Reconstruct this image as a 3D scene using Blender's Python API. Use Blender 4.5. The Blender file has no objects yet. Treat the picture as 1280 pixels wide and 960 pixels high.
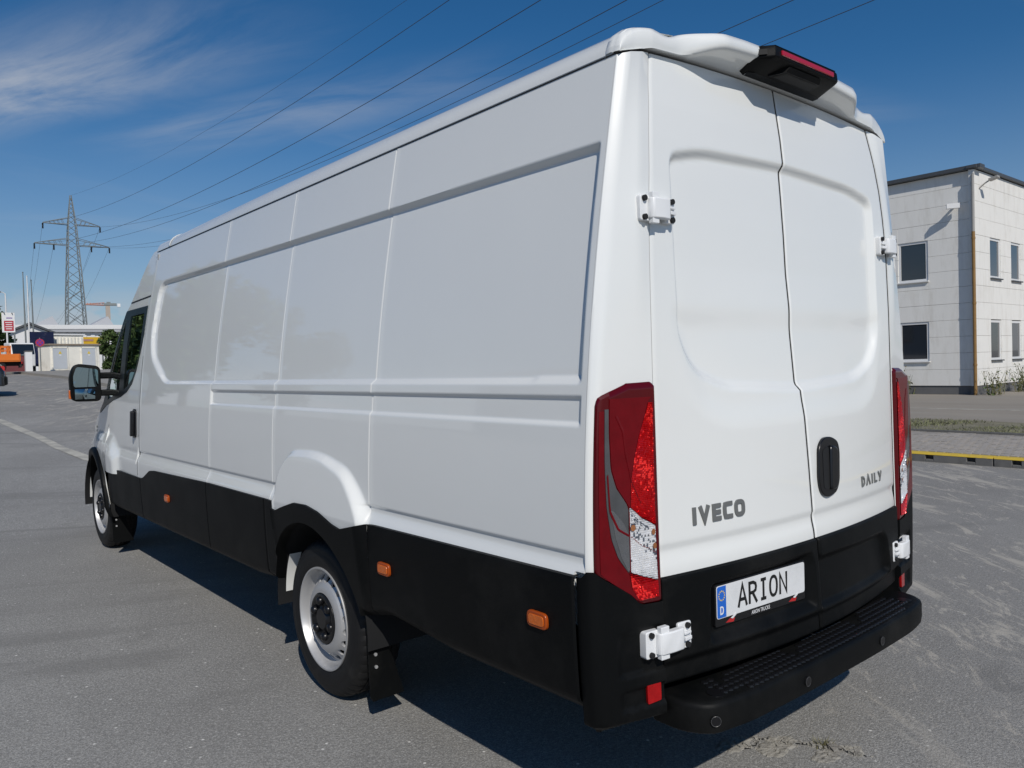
import bpy, math, random
import numpy as np
from mathutils import Matrix, Vector
R = math.radians
random.seed(7); rng = np.random.default_rng(7)
scene = bpy.context.scene
col = scene.collection

# ------------------------------------------------------------------ camera, sky, sun, exposure
CAM = np.array([-2.5162, -1.4486, 1.4417]); YAW, PITCH, ROLL, FPX = 40.0723, 1.4426, 1.7142, 975.577
def cam_axes():
    y, p, r = R(YAW), R(PITCH), R(ROLL)
    f = np.array([math.sin(y)*math.cos(p), math.cos(y)*math.cos(p), -math.sin(p)])
    rt = np.array([math.cos(y), -math.sin(y), 0.0]); up = np.cross(rt, f)
    return rt*math.cos(r)-up*math.sin(r), rt*math.sin(r)+up*math.cos(r), f
cd = bpy.data.cameras.new('camera'); cam = bpy.data.objects.new('camera', cd); col.objects.link(cam)
_r, _u, _f = cam_axes()
cam.matrix_world = Matrix(((_r[0], _u[0], -_f[0], CAM[0]), (_r[1], _u[1], -_f[1], CAM[1]), (_r[2], _u[2], -_f[2], CAM[2]), (0, 0, 0, 1)))
cd.sensor_width = 36.0; cd.lens = FPX/1280*36.0; cd.clip_start = 0.05; cd.clip_end = 5000
scene.camera = cam
scene.view_settings.view_transform = 'Standard'; scene.view_settings.look = 'None'
scene.view_settings.exposure = 0.0; scene.view_settings.gamma = 1.0

SUN = np.array([-0.50, -1.0, 0.95]); SUN = SUN/np.linalg.norm(SUN)
sun_el = math.asin(SUN[2]); sun_az = math.atan2(SUN[0], SUN[1])      # from +Y towards +X
world = bpy.data.worlds.new('World'); scene.world = world; world.use_nodes = True
def build_world():
    nt = world.node_tree; n = nt.nodes; l = nt.links; n.clear()
    out = n.new('ShaderNodeOutputWorld'); bg = n.new('ShaderNodeBackground'); bg.inputs['Strength'].default_value = 0.073
    sky = n.new('ShaderNodeTexSky'); sky.sky_type = 'NISHITA'; sky.sun_disc = False
    sky.sun_elevation = sun_el; sky.sun_rotation = sun_az
    sky.altitude = 0; sky.air_density = 1.0; sky.dust_density = 0.15; sky.ozone_density = 5.0
    hs = n.new('ShaderNodeHueSaturation'); hs.inputs['Saturation'].default_value = 1.27; hs.inputs['Value'].default_value = .95; l.new(sky.outputs[0], hs.inputs['Color'])
    tc = n.new('ShaderNodeTexCoord')
    sep = n.new('ShaderNodeSeparateXYZ'); l.new(tc.outputs['Generated'], sep.inputs[0])
    def math_(op, a, b=None, c=None, clamp=False):
        m = n.new('ShaderNodeMath'); m.operation = op; m.use_clamp = clamp
        for i, v in enumerate((a, b, c)):
            if v is None: continue
            if isinstance(v, (int, float)): m.inputs[i].default_value = v
            else: l.new(v, m.inputs[i])
        return m.outputs[0]
    def ramp(v, lo, hi):
        mr = n.new('ShaderNodeMapRange'); mr.interpolation_type = 'SMOOTHSTEP'
        mr.inputs['From Min'].default_value = lo; mr.inputs['From Max'].default_value = hi
        l.new(v, mr.inputs['Value']); return mr.outputs[0]
    # high thin cirrus on a flat layer
    zz = math_('ADD', math_('MAXIMUM', sep.outputs[2], 0.0), 0.10)
    px = math_('DIVIDE', sep.outputs[0], zz); py = math_('DIVIDE', sep.outputs[1], zz)
    cmb = n.new('ShaderNodeCombineXYZ'); l.new(px, cmb.inputs[0]); l.new(py, cmb.inputs[1])
    mp = n.new('ShaderNodeMapping'); l.new(cmb.outputs[0], mp.inputs[0])
    mp.inputs['Rotation'].default_value = (0, 0, R(-35)); mp.inputs['Scale'].default_value = (0.35, 1.0, 1); mp.inputs['Location'].default_value = (1.2, 0.4, 0)
    nz = n.new('ShaderNodeTexNoise'); nz.inputs['Scale'].default_value = 0.8; nz.inputs['Detail'].default_value = 8; nz.inputs['Roughness'].default_value = 0.58
    nz.inputs['Distortion'].default_value = 0.5; l.new(mp.outputs[0], nz.inputs['Vector'])
    cirrus = math_('MULTIPLY', ramp(nz.outputs['Fac'], 0.54, 0.82), 0.30)
    # two wisps of drawn-out cirrus lying on the layer
    cxy = n.new('ShaderNodeCombineXYZ')
    l.new(math_('ADD', math_('MULTIPLY', px, .55*.9), math_('MULTIPLY', py, -.835*.9)), cxy.inputs[0]); l.new(math_('ADD', math_('MULTIPLY', px, .835*3.0), math_('MULTIPLY', py, .55*3.0)), cxy.inputs[1])
    nz3 = n.new('ShaderNodeTexNoise'); nz3.inputs['Scale'].default_value = 1.5; nz3.inputs['Detail'].default_value = 9; nz3.inputs['Roughness'].default_value = 0.62; nz3.inputs['Distortion'].default_value = 0.6; l.new(cxy.outputs[0], nz3.inputs['Vector'])
    wn = ramp(nz3.outputs['Fac'], 0.25, 0.75)
    for (ax, ay, bx, by, wd, amt) in ((.02, 2.85, .80, 1.66, .22, .80), (.70, 2.62, 1.45, 1.50, .17, .38), (1.75, 1.30, 2.6, 1.05, .12, .22)):
        L2 = math.hypot(bx-ax, by-ay); ux, uy = (bx-ax)/L2, (by-ay)/L2
        dx = math_('SUBTRACT', px, ax); dy = math_('SUBTRACT', py, ay)
        t_ = math_('ADD', math_('MULTIPLY', dx, ux), math_('MULTIPLY', dy, uy)); q_ = math_('ABSOLUTE', math_('SUBTRACT', math_('MULTIPLY', dy, ux), math_('MULTIPLY', dx, uy)))
        m_ = math_('MULTIPLY', math_('MULTIPLY', ramp(q_, wd*1.5, 0.0), ramp(t_, -.25, .35)), ramp(t_, L2*1.15, L2*.35))
        cirrus = math_('MAXIMUM', cirrus, math_('MULTIPLY', math_('MULTIPLY', m_, wn), amt))
    # low cumulus heads near the horizon
    mp2 = n.new('ShaderNodeMapping'); l.new(tc.outputs['Generated'], mp2.inputs[0]); mp2.inputs['Scale'].default_value = (9, 9, 17); mp2.inputs['Location'].default_value = (3.1, 0.6, 0.3)
    nz2 = n.new('ShaderNodeTexNoise'); nz2.inputs['Scale'].default_value = 1.6; nz2.inputs['Detail'].default_value = 7; nz2.inputs['Roughness'].default_value = 0.55
    l.new(mp2.outputs[0], nz2.inputs['Vector'])
    low = ramp(sep.outputs[2], 0.115, 0.035)
    cum = math_('MULTIPLY', math_('MULTIPLY', ramp(nz2.outputs['Fac'], 0.40, 0.50), low), 0.8)
    haze = math_('MULTIPLY', ramp(sep.outputs[2], 0.34, 0.0), 0.52)
    mixh = n.new('ShaderNodeMixRGB'); l.new(hs.outputs[0], mixh.inputs[1]); mixh.inputs[2].default_value = (4.0, 5.0, 6.6, 1); l.new(haze, mixh.inputs[0])
    mix1 = n.new('ShaderNodeMixRGB'); l.new(mixh.outputs[0], mix1.inputs[1]); mix1.inputs[2].default_value = (6.2, 6.6, 7.3, 1); l.new(cirrus, mix1.inputs[0])
    mix2 = n.new('ShaderNodeMixRGB'); l.new(mix1.outputs[0], mix2.inputs[1]); mix2.inputs[2].default_value = (6.3, 6.5, 7.1, 1); l.new(cum, mix2.inputs[0])
    l.new(mix2.outputs[0], bg.inputs['Color']); l.new(bg.outputs[0], out.inputs['Surface'])
build_world()
ld = bpy.data.lights.new('sun', 'SUN'); ld.energy = 3.25; ld.angle = R(0.53); ld.color = (1.0, 0.95, 0.88)
sun = bpy.data.objects.new('sun', ld); col.objects.link(sun)
sun.rotation_euler = Vector(tuple(-SUN)).to_track_quat('-Z', 'Y').to_euler(); sun.location = (-20, -60, 60)

# ------------------------------------------------------------------ materials
def mat(name, base, rough=0.5, metal=0.0, var=0.12, vscale=6.0, bump=0.0, bscale=60.0, coat=0.0, spec=0.5, trans=0.0, detail=4, stretch=(1, 1, 1), rvar=0.05, ior=1.45, dirt=None, alpha=1.0):
    m = bpy.data.materials.new(name); m.use_nodes = True
    nt = m.node_tree; n = nt.nodes; l = nt.links; b = n['Principled BSDF']
    tc = n.new('ShaderNodeTexCoord'); mp = n.new('ShaderNodeMapping'); mp.inputs['Scale'].default_value = stretch
    l.new(tc.outputs['Object'], mp.inputs[0])
    nz = n.new('ShaderNodeTexNoise'); nz.inputs['Scale'].default_value = vscale; nz.inputs['Detail'].default_value = detail; l.new(mp.outputs[0], nz.inputs['Vector'])
    mx = n.new('ShaderNodeMixRGB'); l.new(nz.outputs['Fac'], mx.inputs[0])
    mx.inputs[1].default_value = tuple(max(0, c*(1-var)) for c in base)+(1,); mx.inputs[2].default_value = tuple(min(1, c*(1+var)) for c in base)+(1,)
    colour = mx.outputs[0]
    if dirt:
        n2 = n.new('ShaderNodeTexNoise'); n2.inputs['Scale'].default_value = dirt[1]; n2.inputs['Detail'].default_value = 8; n2.inputs['Roughness'].default_value = .65; l.new(mp.outputs[0], n2.inputs['Vector'])
        mr = n.new('ShaderNodeMapRange'); mr.inputs['From Min'].default_value = dirt[2]; mr.inputs['From Max'].default_value = dirt[3]; mr.inputs['To Max'].default_value = dirt[4]; l.new(n2.outputs['Fac'], mr.inputs['Value'])
        m2 = n.new('ShaderNodeMixRGB'); l.new(mr.outputs[0], m2.inputs[0]); l.new(colour, m2.inputs[1]); m2.inputs[2].default_value = tuple(dirt[0])+(1,); colour = m2.outputs[0]
    l.new(colour, b.inputs['Base Color'])
    mr = n.new('ShaderNodeMapRange'); mr.inputs['To Min'].default_value = max(0, rough-rvar); mr.inputs['To Max'].default_value = min(1, rough+rvar); l.new(nz.outputs['Fac'], mr.inputs['Value'])
    l.new(mr.outputs[0], b.inputs['Roughness'])
    b.inputs['Metallic'].default_value = metal; b.inputs['Specular IOR Level'].default_value = spec; b.inputs['IOR'].default_value = ior
    b.inputs['Coat Weight'].default_value = coat; b.inputs['Coat Roughness'].default_value = 0.03
    b.inputs['Transmission Weight'].default_value = trans
    if bump > 0:
        nb = n.new('ShaderNodeTexNoise'); nb.inputs['Scale'].default_value = bscale; nb.inputs['Detail'].default_value = 3; l.new(mp.outputs[0], nb.inputs['Vector'])
        bp = n.new('ShaderNodeBump'); bp.inputs['Strength'].default_value = 1.0; bp.inputs['Distance'].default_value = bump; l.new(nb.outputs['Fac'], bp.inputs['Height']); l.new(bp.outputs[0], b.inputs['Normal'])
    return m

M = {}
M['paint'] = mat('white_paint', (.79, .80, .775), .32, var=.012, vscale=3, coat=1.0, bump=0.0007, bscale=4, rvar=.03)
M['paint_plain'] = mat('white_paint_plain', (.76, .77, .75), .35, var=.03, coat=.4)
M['gutter'] = mat('gutter_shade_grey', (.20, .205, .21), .6)  # gutter paint greyed in the colour to stand for shade
M['seam'] = mat('seam_black', (.012, .012, .012), .7)
M['plastic'] = mat('black_grained_plastic', (.0032, .0036, .0038), .50, var=.2, vscale=4, bump=.00045, bscale=420, rvar=.08, spec=.15, dirt=((.028, .027, .025), 2.2, .48, .78, .55))
M['plastic_smooth'] = mat('black_smooth_plastic', (.007, .007, .008), .3, var=.15)
M['rubber'] = mat('tyre_rubber', (.0095, .0095, .010), .58, var=.3, vscale=14, bump=.0006, bscale=160, spec=.35, dirt=((.06, .056, .05), 9, .55, .8, .35))
M['steel'] = mat('silver_wheel_paint', (.50, .50, .50), .40, metal=.45, var=.08, dirt=((.25, .24, .22), 12, .56, .8, .25))
M['liner'] = mat('wheel_well_liner', (.007, .0075, .0085), .85, var=.3)
M['red_lens'] = mat('red_lens', (.13, .0018, .005), .12, var=.25, vscale=30, coat=.12, spec=.3)
M['red_facet'] = mat('red_lens_facets', (.52, .008, .010), .16, metal=.45, var=.35, vscale=40, coat=.25, spec=.4)
M['red_dark'] = mat('dark_red_lens', (.085, .0018, .004), .1, var=.3, coat=.3, spec=.35)
M['chrome'] = mat('lamp_reflector', (.36, .37, .385), .14, metal=.9, var=.2, vscale=25, coat=1.0)
M['red_bright'] = mat('red_lens_spark', (.80, .03, .025), .15, var=.3, vscale=40, coat=.3)  # brighter red painted on scattered lens cells as glints
M['clear_facet'] = mat('clear_lens_facets', (.84, .84, .83), .14, metal=.35, var=.3, vscale=40, coat=.3)
M['smoke'] = mat('smoked_lens', (.11, .115, .12), .1, metal=.4, var=.3, vscale=20, coat=.6)
M['amber'] = mat('amber_lens', (.62, .13, .010), .25, var=.25, vscale=60, coat=.6, bump=.001, bscale=140)
M['bulb'] = mat('bulb_amber', (.40, .16, .06), .2, metal=.3, var=.3, coat=.5)
M['amber_dark'] = mat('amber_lens_rim', (.35, .06, .006), .3, var=.2)
M['ring'] = mat('sensor_ring_grey', (.06, .06, .06), .35)
M['badge'] = mat('badge_grey', (.20, .205, .20), .35, metal=.4, var=.1)
M['plate_white'] = mat('plate_white', (.72, .73, .73), .3, var=.05, vscale=20, dirt=((.45, .45, .45), 8, .5, .75, .35), coat=.3)
M['plate_blue'] = mat('plate_blue', (.012, .13, .56), .3, var=.06, coat=.3)
M['plate_black'] = mat('plate_black', (.01, .01, .01), .4)
M['white_print'] = mat('white_print', (.75, .75, .75), .5, var=.03)
M['yellow_print'] = mat('yellow_print', (.75, .55, .05), .5, var=.03)
M['red_print'] = mat('red_print', (.45, .02, .02), .5)
M['mirror'] = mat('mirror_glass', (.26, .32, .33), .02, metal=1.0, var=.02, rvar=.01)
M['hinge'] = mat('hinge_white', (.78, .79, .79), .38, var=.02, coat=.3)
M['seat'] = mat('seat_fabric', (.30, .31, .32), .8, var=.2)

def glass_mat(name, tint, rough=.01, mixf=.55):
    m = bpy.data.materials.new(name); m.use_nodes = True; nt = m.node_tree; n = nt.nodes; l = nt.links; n.clear()
    o = n.new('ShaderNodeOutputMaterial'); t = n.new('ShaderNodeBsdfTransparent'); g = n.new('ShaderNodeBsdfGlossy'); mx = n.new('ShaderNodeMixShader'); fr = n.new('ShaderNodeFresnel'); fr.inputs[0].default_value = 1.55
    t.inputs[0].default_value = tuple(tint)+(1,); g.inputs['Roughness'].default_value = rough; g.inputs['Color'].default_value = (.9, .95, .95, 1)
    l.new(fr.outputs[0], mx.inputs[0]); l.new(t.outputs[0], mx.inputs[1]); l.new(g.outputs[0], mx.inputs[2]); l.new(mx.outputs[0], o.inputs[0]); return m
M['cab_glass'] = glass_mat('cab_glass', (.10, .125, .115))

# ------------------------------------------------------------------ mesh helpers
class MB:
    def __init__(s): s.v = []; s.f = []; s.m = []; s.n = 0
    def add(s, v, f, mi=0):
        v = np.asarray(v, float).reshape(-1, 3); s.v.append(v); k = s.n
        for q in f: s.f.append(tuple(int(i)+k for i in q)); s.m.append(mi)
        s.n += len(v); return s
    def grid(s, P, mi=0, cu=False, cv=False):
        P = np.asarray(P, float); a, b = P.shape[:2]; F = []
        for i in range(a if cu else a-1):
            for j in range(b if cv else b-1):
                i2 = (i+1) % a; j2 = (j+1) % b
                F.append((i*b+j, i2*b+j, i2*b+j2, i*b+j2))
        return s.add(P.reshape(-1, 3), F, mi)
    def box(s, c, d, mi=0, rz=0.0, rx=0.0, ry=0.0):
        h = np.array(d)/2.0
        V = np.array([(x, y, z) for x in (-1, 1) for y in (-1, 1) for z in (-1, 1)])*h
        if rz or rx or ry:
            V = V @ np.array(Matrix.Rotation(rz, 3, 'Z') @ Matrix.Rotation(ry, 3, 'Y') @ Matrix.Rotation(rx, 3, 'X')).T
        return s.add(V+np.array(c), [(0, 1, 3, 2), (4, 6, 7, 5), (0, 4, 5, 1), (2, 3, 7, 6), (0, 2, 6, 4), (1, 5, 7, 3)], mi)
    def prism(s, poly, to3, d0, d1, mi=0):
        """poly: 2-D outline; to3(p, d) -> 3-D point; a closed prism from depth d0 to d1"""
        n = len(poly); V = [to3(p, d0) for p in poly]+[to3(p, d1) for p in poly]
        F = [tuple(range(n))[::-1], tuple(range(n, 2*n))]+[(i, (i+1) % n, n+(i+1) % n, n+i) for i in range(n)]
        return s.add(V, F, mi)
    def tube(s, pts, r, seg=8, mi=0, caps=True):
        pts = np.asarray(pts, float); n = len(pts); rr = np.broadcast_to(np.asarray(r, float), (n,))
        rings = []
        for i in range(n):
            t = pts[min(i+1, n-1)]-pts[max(i-1, 0)]; t = t/(np.linalg.norm(t)+1e-12)
            ref = np.array([0, 0, 1.0]) if abs(t[2]) < .9 else np.array([1.0, 0, 0])
            a = np.cross(t, ref); a /= np.linalg.norm(a); b = np.cross(t, a)
            th = np.linspace(0, 2*math.pi, seg, endpoint=False)
            rings.append(pts[i]+rr[i]*(np.outer(np.cos(th), a)+np.outer(np.sin(th), b)))
        k = s.n; s.grid(np.array(rings), mi, cv=True)
        if caps:
            s.f.append(tuple(range(k, k+seg))[::-1]); s.m.append(mi); s.f.append(tuple(range(k+(n-1)*seg, k+n*seg))); s.m.append(mi)
        return s
    def lathe(s, prof, seg=48, mi=0, axis='x', sgn=1, c=(0, 0, 0), mod=None):
        th = np.linspace(0, 2*math.pi, seg, endpoint=False); P = []
        for k, (a, r) in enumerate(prof):
            r_ = r if mod is None else r+np.array([mod(k, i) for i in range(seg)])
            x, y = r_*np.cos(th), r_*np.sin(th); A = np.full(seg, a*sgn)
            P.append(np.column_stack({'x': (A, x, y), 'y': (x, A, y), 'z': (x, y, A)}[axis]))
        return s.grid(np.array(P)+np.array(c), mi, cv=True)
    def disc(s, c, r, axis, h, seg=20, mi=0):
        ax = {'x': np.array([1., 0, 0]), 'y': np.array([0, 1., 0]), 'z': np.array([0, 0, 1.])}[axis]
        return s.tube([np.array(c)-ax*h/2, np.array(c)+ax*h/2], r, seg, mi)
    def strip(s, path, w, to3, d0, d1, closed=False, mi=0):
        """a pen stroke of width w along a 2-D path, with depth"""
        p = np.asarray(path, float); n = len(p); Lf, Rt = [], []
        for i in range(n):
            a = p[i]-p[i-1] if (closed or i > 0) else p[1]-p[0]
            b = p[(i+1) % n]-p[i] if (closed or i < n-1) else p[-1]-p[-2]
            a = a/np.linalg.norm(a); b = b/np.linalg.norm(b); na = np.array([-a[1], a[0]]); nb = np.array([-b[1], b[0]])
            m = na+nb; m /= np.linalg.norm(m); k = 1/max(.45, m@na)
            Lf.append(p[i]+m*w/2*k); Rt.append(p[i]-m*w/2*k)
        secs = [[to3(Lf[i], d0), to3(Lf[i], d1), to3(Rt[i], d1), to3(Rt[i], d0)] for i in range(n)]
        k = s.n; s.grid(np.array(secs), mi, cu=closed, cv=True)
        if not closed:
            s.f.append((k, k+1, k+2, k+3)); s.m.append(mi); e = k+(n-1)*4; s.f.append((e+3, e+2, e+1, e)); s.m.append(mi)
        return s
    def build(s, name, mats, parent=None, smooth=None, bevel=0.0, mirror=False, flip=False, label=None, cat=None, group=None, kind=None, loc=None, recalc=True):
        V = np.concatenate(s.v) if s.v else np.zeros((0, 3)); F = s.f
        if mirror: V = V*np.array([-1, 1, 1])
        if mirror != flip: F = [q[::-1] for q in F]
        me = bpy.data.meshes.new(name); me.from_pydata(V.tolist(), [], F)
        if not isinstance(mats, (list, tuple)): mats = [mats]
        for m in mats: me.materials.append(m)
        if len(mats) > 1: me.polygons.foreach_set('material_index', s.m)
        if smooth is not None:
            me.polygons.foreach_set('use_smooth', [True]*len(me.polygons)); me.set_sharp_from_angle(angle=R(smooth))
        me.update()
        o = bpy.data.objects.new(name, me); col.objects.link(o)
        if parent is not None: o.parent = parent
        if loc is not None: o.location = loc
        if bevel > 0:
            bm = o.modifiers.new('bevel', 'BEVEL'); bm.width = bevel; bm.segments = 2; bm.limit_method = 'ANGLE'; bm.angle_limit = R(35)
        tag(o, label, cat, group, kind); return o
def tag(o, label=None, cat=None, group=None, kind=None):
    if label: o['label'] = label
    if cat: o['category'] = cat
    if group: o['group'] = group
    if kind: o['kind'] = kind
def empty(name, loc=(0, 0, 0), rz=0.0, label=None, cat=None, group=None, parent=None):
    o = bpy.data.objects.new(name, None); col.objects.link(o); o.location = loc; o.rotation_euler = (0, 0, rz); o.empty_display_size = .2
    if parent is not None: o.parent = parent
    tag(o, label, cat, group); return o
def text_mesh(txt, size, to3, parent, m, name, squeeze=1.0, bold=0.0, align='CENTER', mirror=False):
    cu = bpy.data.curves.new('t', 'FONT'); cu.body = txt; cu.size = size; cu.align_x = align; cu.align_y = 'CENTER'; cu.offset = bold; cu.resolution_u = 3
    t = bpy.data.objects.new('t', cu); col.objects.link(t)
    dg = bpy.context.evaluated_depsgraph_get(); me = bpy.data.meshes.new_from_object(t.evaluated_get(dg))
    bpy.data.objects.remove(t); bpy.data.curves.remove(cu)
    for v in me.vertices: v.co = Vector(tuple(to3((v.co.x*squeeze, v.co.y), 0)))
    me.materials.clear(); me.materials.append(m); me.name = name
    o = bpy.data.objects.new(name, me); col.objects.link(o)
    if parent is not None: o.parent = parent
    return o
def S(t): t = np.clip(t, 0, 1); return t*t*(3-2*t)
def BV(t): t = np.clip(t, 0, 1); return .35*t*t*(3-2*t)+.65*np.clip((t-.12)/.76, 0, 1)
def sdpoly(px, py, poly):
    """signed distance to a polygon, negative inside (arrays)"""
    poly = np.asarray(poly, float); d = np.full(np.shape(px), 1e9); ins = np.zeros(np.shape(px), bool); n = len(poly)
    for i in range(n):
        a = poly[i]; b = poly[(i+1) % n]; e = b-a
        t = np.clip(((px-a[0])*e[0]+(py-a[1])*e[1])/(e@e), 0, 1)
        d = np.minimum(d, np.hypot(px-a[0]-t*e[0], py-a[1]-t*e[1]))
        if a[1] != b[1]:
            c = ((a[1] > py) != (b[1] > py)) & (px < (b[0]-a[0])*(py-a[1])/(b[1]-a[1])+a[0]); ins ^= c
    return np.where(ins, -d, d)
def rounded(poly, r, k=6):
    """outline with rounded corners"""
    poly = np.asarray(poly, float); out = []; n = len(poly); rs = r if hasattr(r, '__len__') else [r]*n
    for i in range(n):
        p = poly[i]; a = poly[i-1]-p; b = poly[(i+1) % n]-p; la, lb = np.linalg.norm(a), np.linalg.norm(b); a /= la; b /= lb
        q = min(rs[i], la*.45, lb*.45)
        if q <= 1e-6: out.append(p); continue
        for t in np.linspace(0, 1, k): out.append((1-t)**2*(p+a*q)+2*t*(1-t)*p+t*t*(p+b*q))
    return np.array(out)
def lin(a, b, step, fine=(), fstep=.004, fr=.03):
    xs = list(np.linspace(a, b, max(2, int(round((b-a)/step))+1)))
    for c in fine: xs += list(np.arange(c-fr, c+fr+1e-9, fstep))
    xs = np.array(sorted(x for x in xs if a-1e-9 <= x <= b+1e-9)); keep = [xs[0]]
    for x in xs[1:]:
        if x-keep[-1] > .0016: keep.append(x)
    keep[-1] = b; return np.array(keep)

# ------------------------------------------------------------------ ground shape
_gy = np.array([-400, 7, 12, 18, 25, 35, 46, 55, 70, 900.]); _gzv = np.array([0, 0, .22, .56, .95, 1.40, 1.70, 1.80, 1.82, 1.82])
def gz(x, y):
    return float(np.interp(y, _gy, _gzv))*(1-float(S((x-13)/9.0)))

# ------------------------------------------------------------------ the van body shape (van frame = world: +Y forward, rear doors near Y = 0)
_pz = np.array([.45, .65, .85, 1.05, 1.3, 1.6, 1.83, 2.07, 2.31]); _px = np.array([.985, .995, 1.0, .996, .982, .942, .908, .868, .819])
_pc = np.polyfit(_pz-1.4, _px, 4)
def XP(z): return np.polyval(_pc, np.asarray(z, float)-1.4)
def XE(z): return np.interp(z, [.3, .74, 1.38, 1.62, 1.87, 2.1, 2.25, 2.37, 2.5], [.752, .755, .755, .753, .745, .722, .698, .672, .66])
def YE(z): return np.interp(z, [.3, .5, .74, 1.0, 1.37, 1.6, 1.87, 2.0, 2.1, 2.2, 2.36, 2.5], [-.004, 0, .002, .006, .010, .012, .017, .022, .029, .039, .062, .08])
def YB(z): return np.interp(z, [.3, .5, .8, 1.05, 1.3, 1.5, 1.73, 2.0, 2.5], [.082, .080, .064, .052, .037, .022, .006, 0, 0])
def YD(x, z): return YE(z)-YB(z)*(1-np.clip(np.abs(x)/.755, 0, 1)**2)
def _csec(u, z):
    X = float(XP(z)); xe = float(XE(z)); ye = float(YE(z)); hg = math.exp(-((z-1.86)/.10)**2)*.006; w = float(S((z-1.36)/.45))
    A = np.array([-X, .060]); D = np.array([-(xe+.007), ye-.001]); K = np.array([-(X-.017-.011*w), .040-.001*w])
    k2 = np.array([-(xe+.050+hg), ye-.0005-.003*w]); t2 = (k2[0]-K[0])/(D[0]-K[0]); base = K+(D-K)*t2; K2 = base*(1-w)+np.array([k2[0], min(k2[1], base[1]-.004)])*w
    P = [A, K+(A-K)*.5, K, K+(K2-K)*.10, K2+(K-K2)*.16, K2, K2+(D-K2)*.42, D]
    L = [np.linalg.norm(P[1]-P[0]), .9*(np.linalg.norm(P[2]-P[1])+np.linalg.norm(P[3]-P[2])), np.linalg.norm(P[4]-P[3]), .98*(np.linalg.norm(P[5]-P[4])+np.linalg.norm(P[6]-P[5])), np.linalg.norm(P[7]-P[6])]
    t = u*sum(L)
    if t <= L[0]: return P[0]+(P[1]-P[0])*(t/L[0])
    t -= L[0]
    if t <= L[1]: q = t/L[1]; return (1-q)**2*P[1]+2*q*(1-q)*P[2]+q*q*P[3]
    t -= L[1]
    if t <= L[2]: return P[3]+(P[4]-P[3])*(t/L[2])
    t -= L[2]
    if t <= L[3]: q = t/L[3]; return (1-q)**2*P[4]+2*q*(1-q)*P[5]+q*q*P[6]
    t -= L[3]; return P[6]+(P[7]-P[6])*(t/L[4])
def corner(u, z, out=0.0):
    """plan section of the rear left corner: u=0 on the side, u=1 at the door gap"""
    p = _csec(u, z)
    if out:
        e = .004; t = _csec(u+e, z)-_csec(u-e, z); t = t/np.linalg.norm(t); p = p+out*np.array([t[1], -t[0]])
    return np.array([p[0], p[1], float(z)])
# GEOEND
REC = [(.085, 2.072), (4.285, 2.088), (4.325, 1.72), (4.255, 1.56), (3.93, 1.378), (.085, 1.378)]
BUL = [(1.21, .3), (1.215, .86), (1.29, .955), (1.40, 1.045), (1.67, 1.098), (1.95, 1.085), (2.055, .99), (2.09, .81), (2.10, .3)]
def d_side(y, z):
    r = .05; rec = np.array(REC)
    sd = sdpoly(y, z, rounded(rec, [.015, .11, .12, .16, .10, .02], 7))
    w = np.where(z > 1.9, .027, np.where(y < .3, .030, .024))
    d = -.021*BV(-sd/w)
    ch = np.minimum(np.minimum(z-1.262, 1.350-z), np.minimum(3.035-y, y-.085))
    d = d-.010*BV(ch/.014)
    # waist fold: a small dip above, then the surface kicks out down to the cladding
    bm = bmask(y, z)
    d = d+(-.007*S((.912-z)/.010)*S((z-.80)/.09)+.018*S((.893-z)/.062))*(1-bm)
    d = d+bulge(y, z)
    return d
def bulge(y, z):
    sd = sdpoly(y, z, rounded(BUL, [0, .05, .08, .08, .15, .10, .08, .05, 0], 6))
    return S(-sd/np.interp(y, [1.2, 1.35, 1.6], [.060, .050, .034]))*np.interp(z, [.4, .76, .84, 1.10], [.016, .046, .050, .022])
def bmask(y, z): return S(-sdpoly(y, z, rounded(BUL, [0, .05, .08, .08, .15, .10, .08, .05, 0], 6))/.05)
ZT = lambda y: np.interp(y, [0, 1.18, 1.24, 1.40, 1.47, 1.58, 1.70, 1.82, 1.95, 2.03, 2.12, 2.2, 3.0, 4.05, 4.14, 4.30, 4.38, 5.45], [.852, .842, .838, .800, .812, .846, .862, .858, .822, .796, .826, .828, .827, .806, .798, .738, .726, .734])
SEAMS = [.066, 1.236, 2.158, 3.036, 4.45]
ZB_SIDE = .70

van = empty('panel_van', (0, 0, 0), label='white high-roof panel van with black lower cladding, seen from behind', cat='van')

def side_panels(mirror):
    for k in range(4):
        y0, y1 = SEAMS[k], SEAMS[k+1]
        ys = lin(y0, y1, .007 if k == 1 else .014, [y0, y1, .085, 3.035], .004, .04); zs = lin(ZB_SIDE, 2.318, .014, [.87, .90, 1.27, 1.345, 1.40, 2.05]+([.96, 1.02, 1.08] if k < 2 else []), .0045, .036)
        Y, Z = np.meshgrid(ys, zs, indexing='ij')
        lo = np.maximum(ZB_SIDE, .355+np.sqrt(np.maximum(0, .440**2-(Y-1.72)**2))); Z = np.where(Z < .87, lo+(Z-ZB_SIDE)/(.87-ZB_SIDE)*(.87-lo), Z); D = d_side(Y, Z)
        D = D-.0065*S((y0+.010-Y)/.010)*(k > 0)+.0012*S((Y-y1+.03)/.03)                      # chamfered rear edge catches the sun
        D = D-.035*S((np.where(Y < .10, .862, ZT(Y)-.030)-Z)/.010)
        P = np.stack([-(XP(Z)+D), Y, Z], -1)
        mb = MB(); mb.grid(P)
        e0 = P[0].copy(); e0[:, 0] += .012; mb.grid(np.stack([e0, P[0]], 0))
        mb.build('side_panel', M['paint'], van, smooth=40, mirror=mirror, flip=True)
for mi in (False, True): side_panels(mi)

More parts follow.
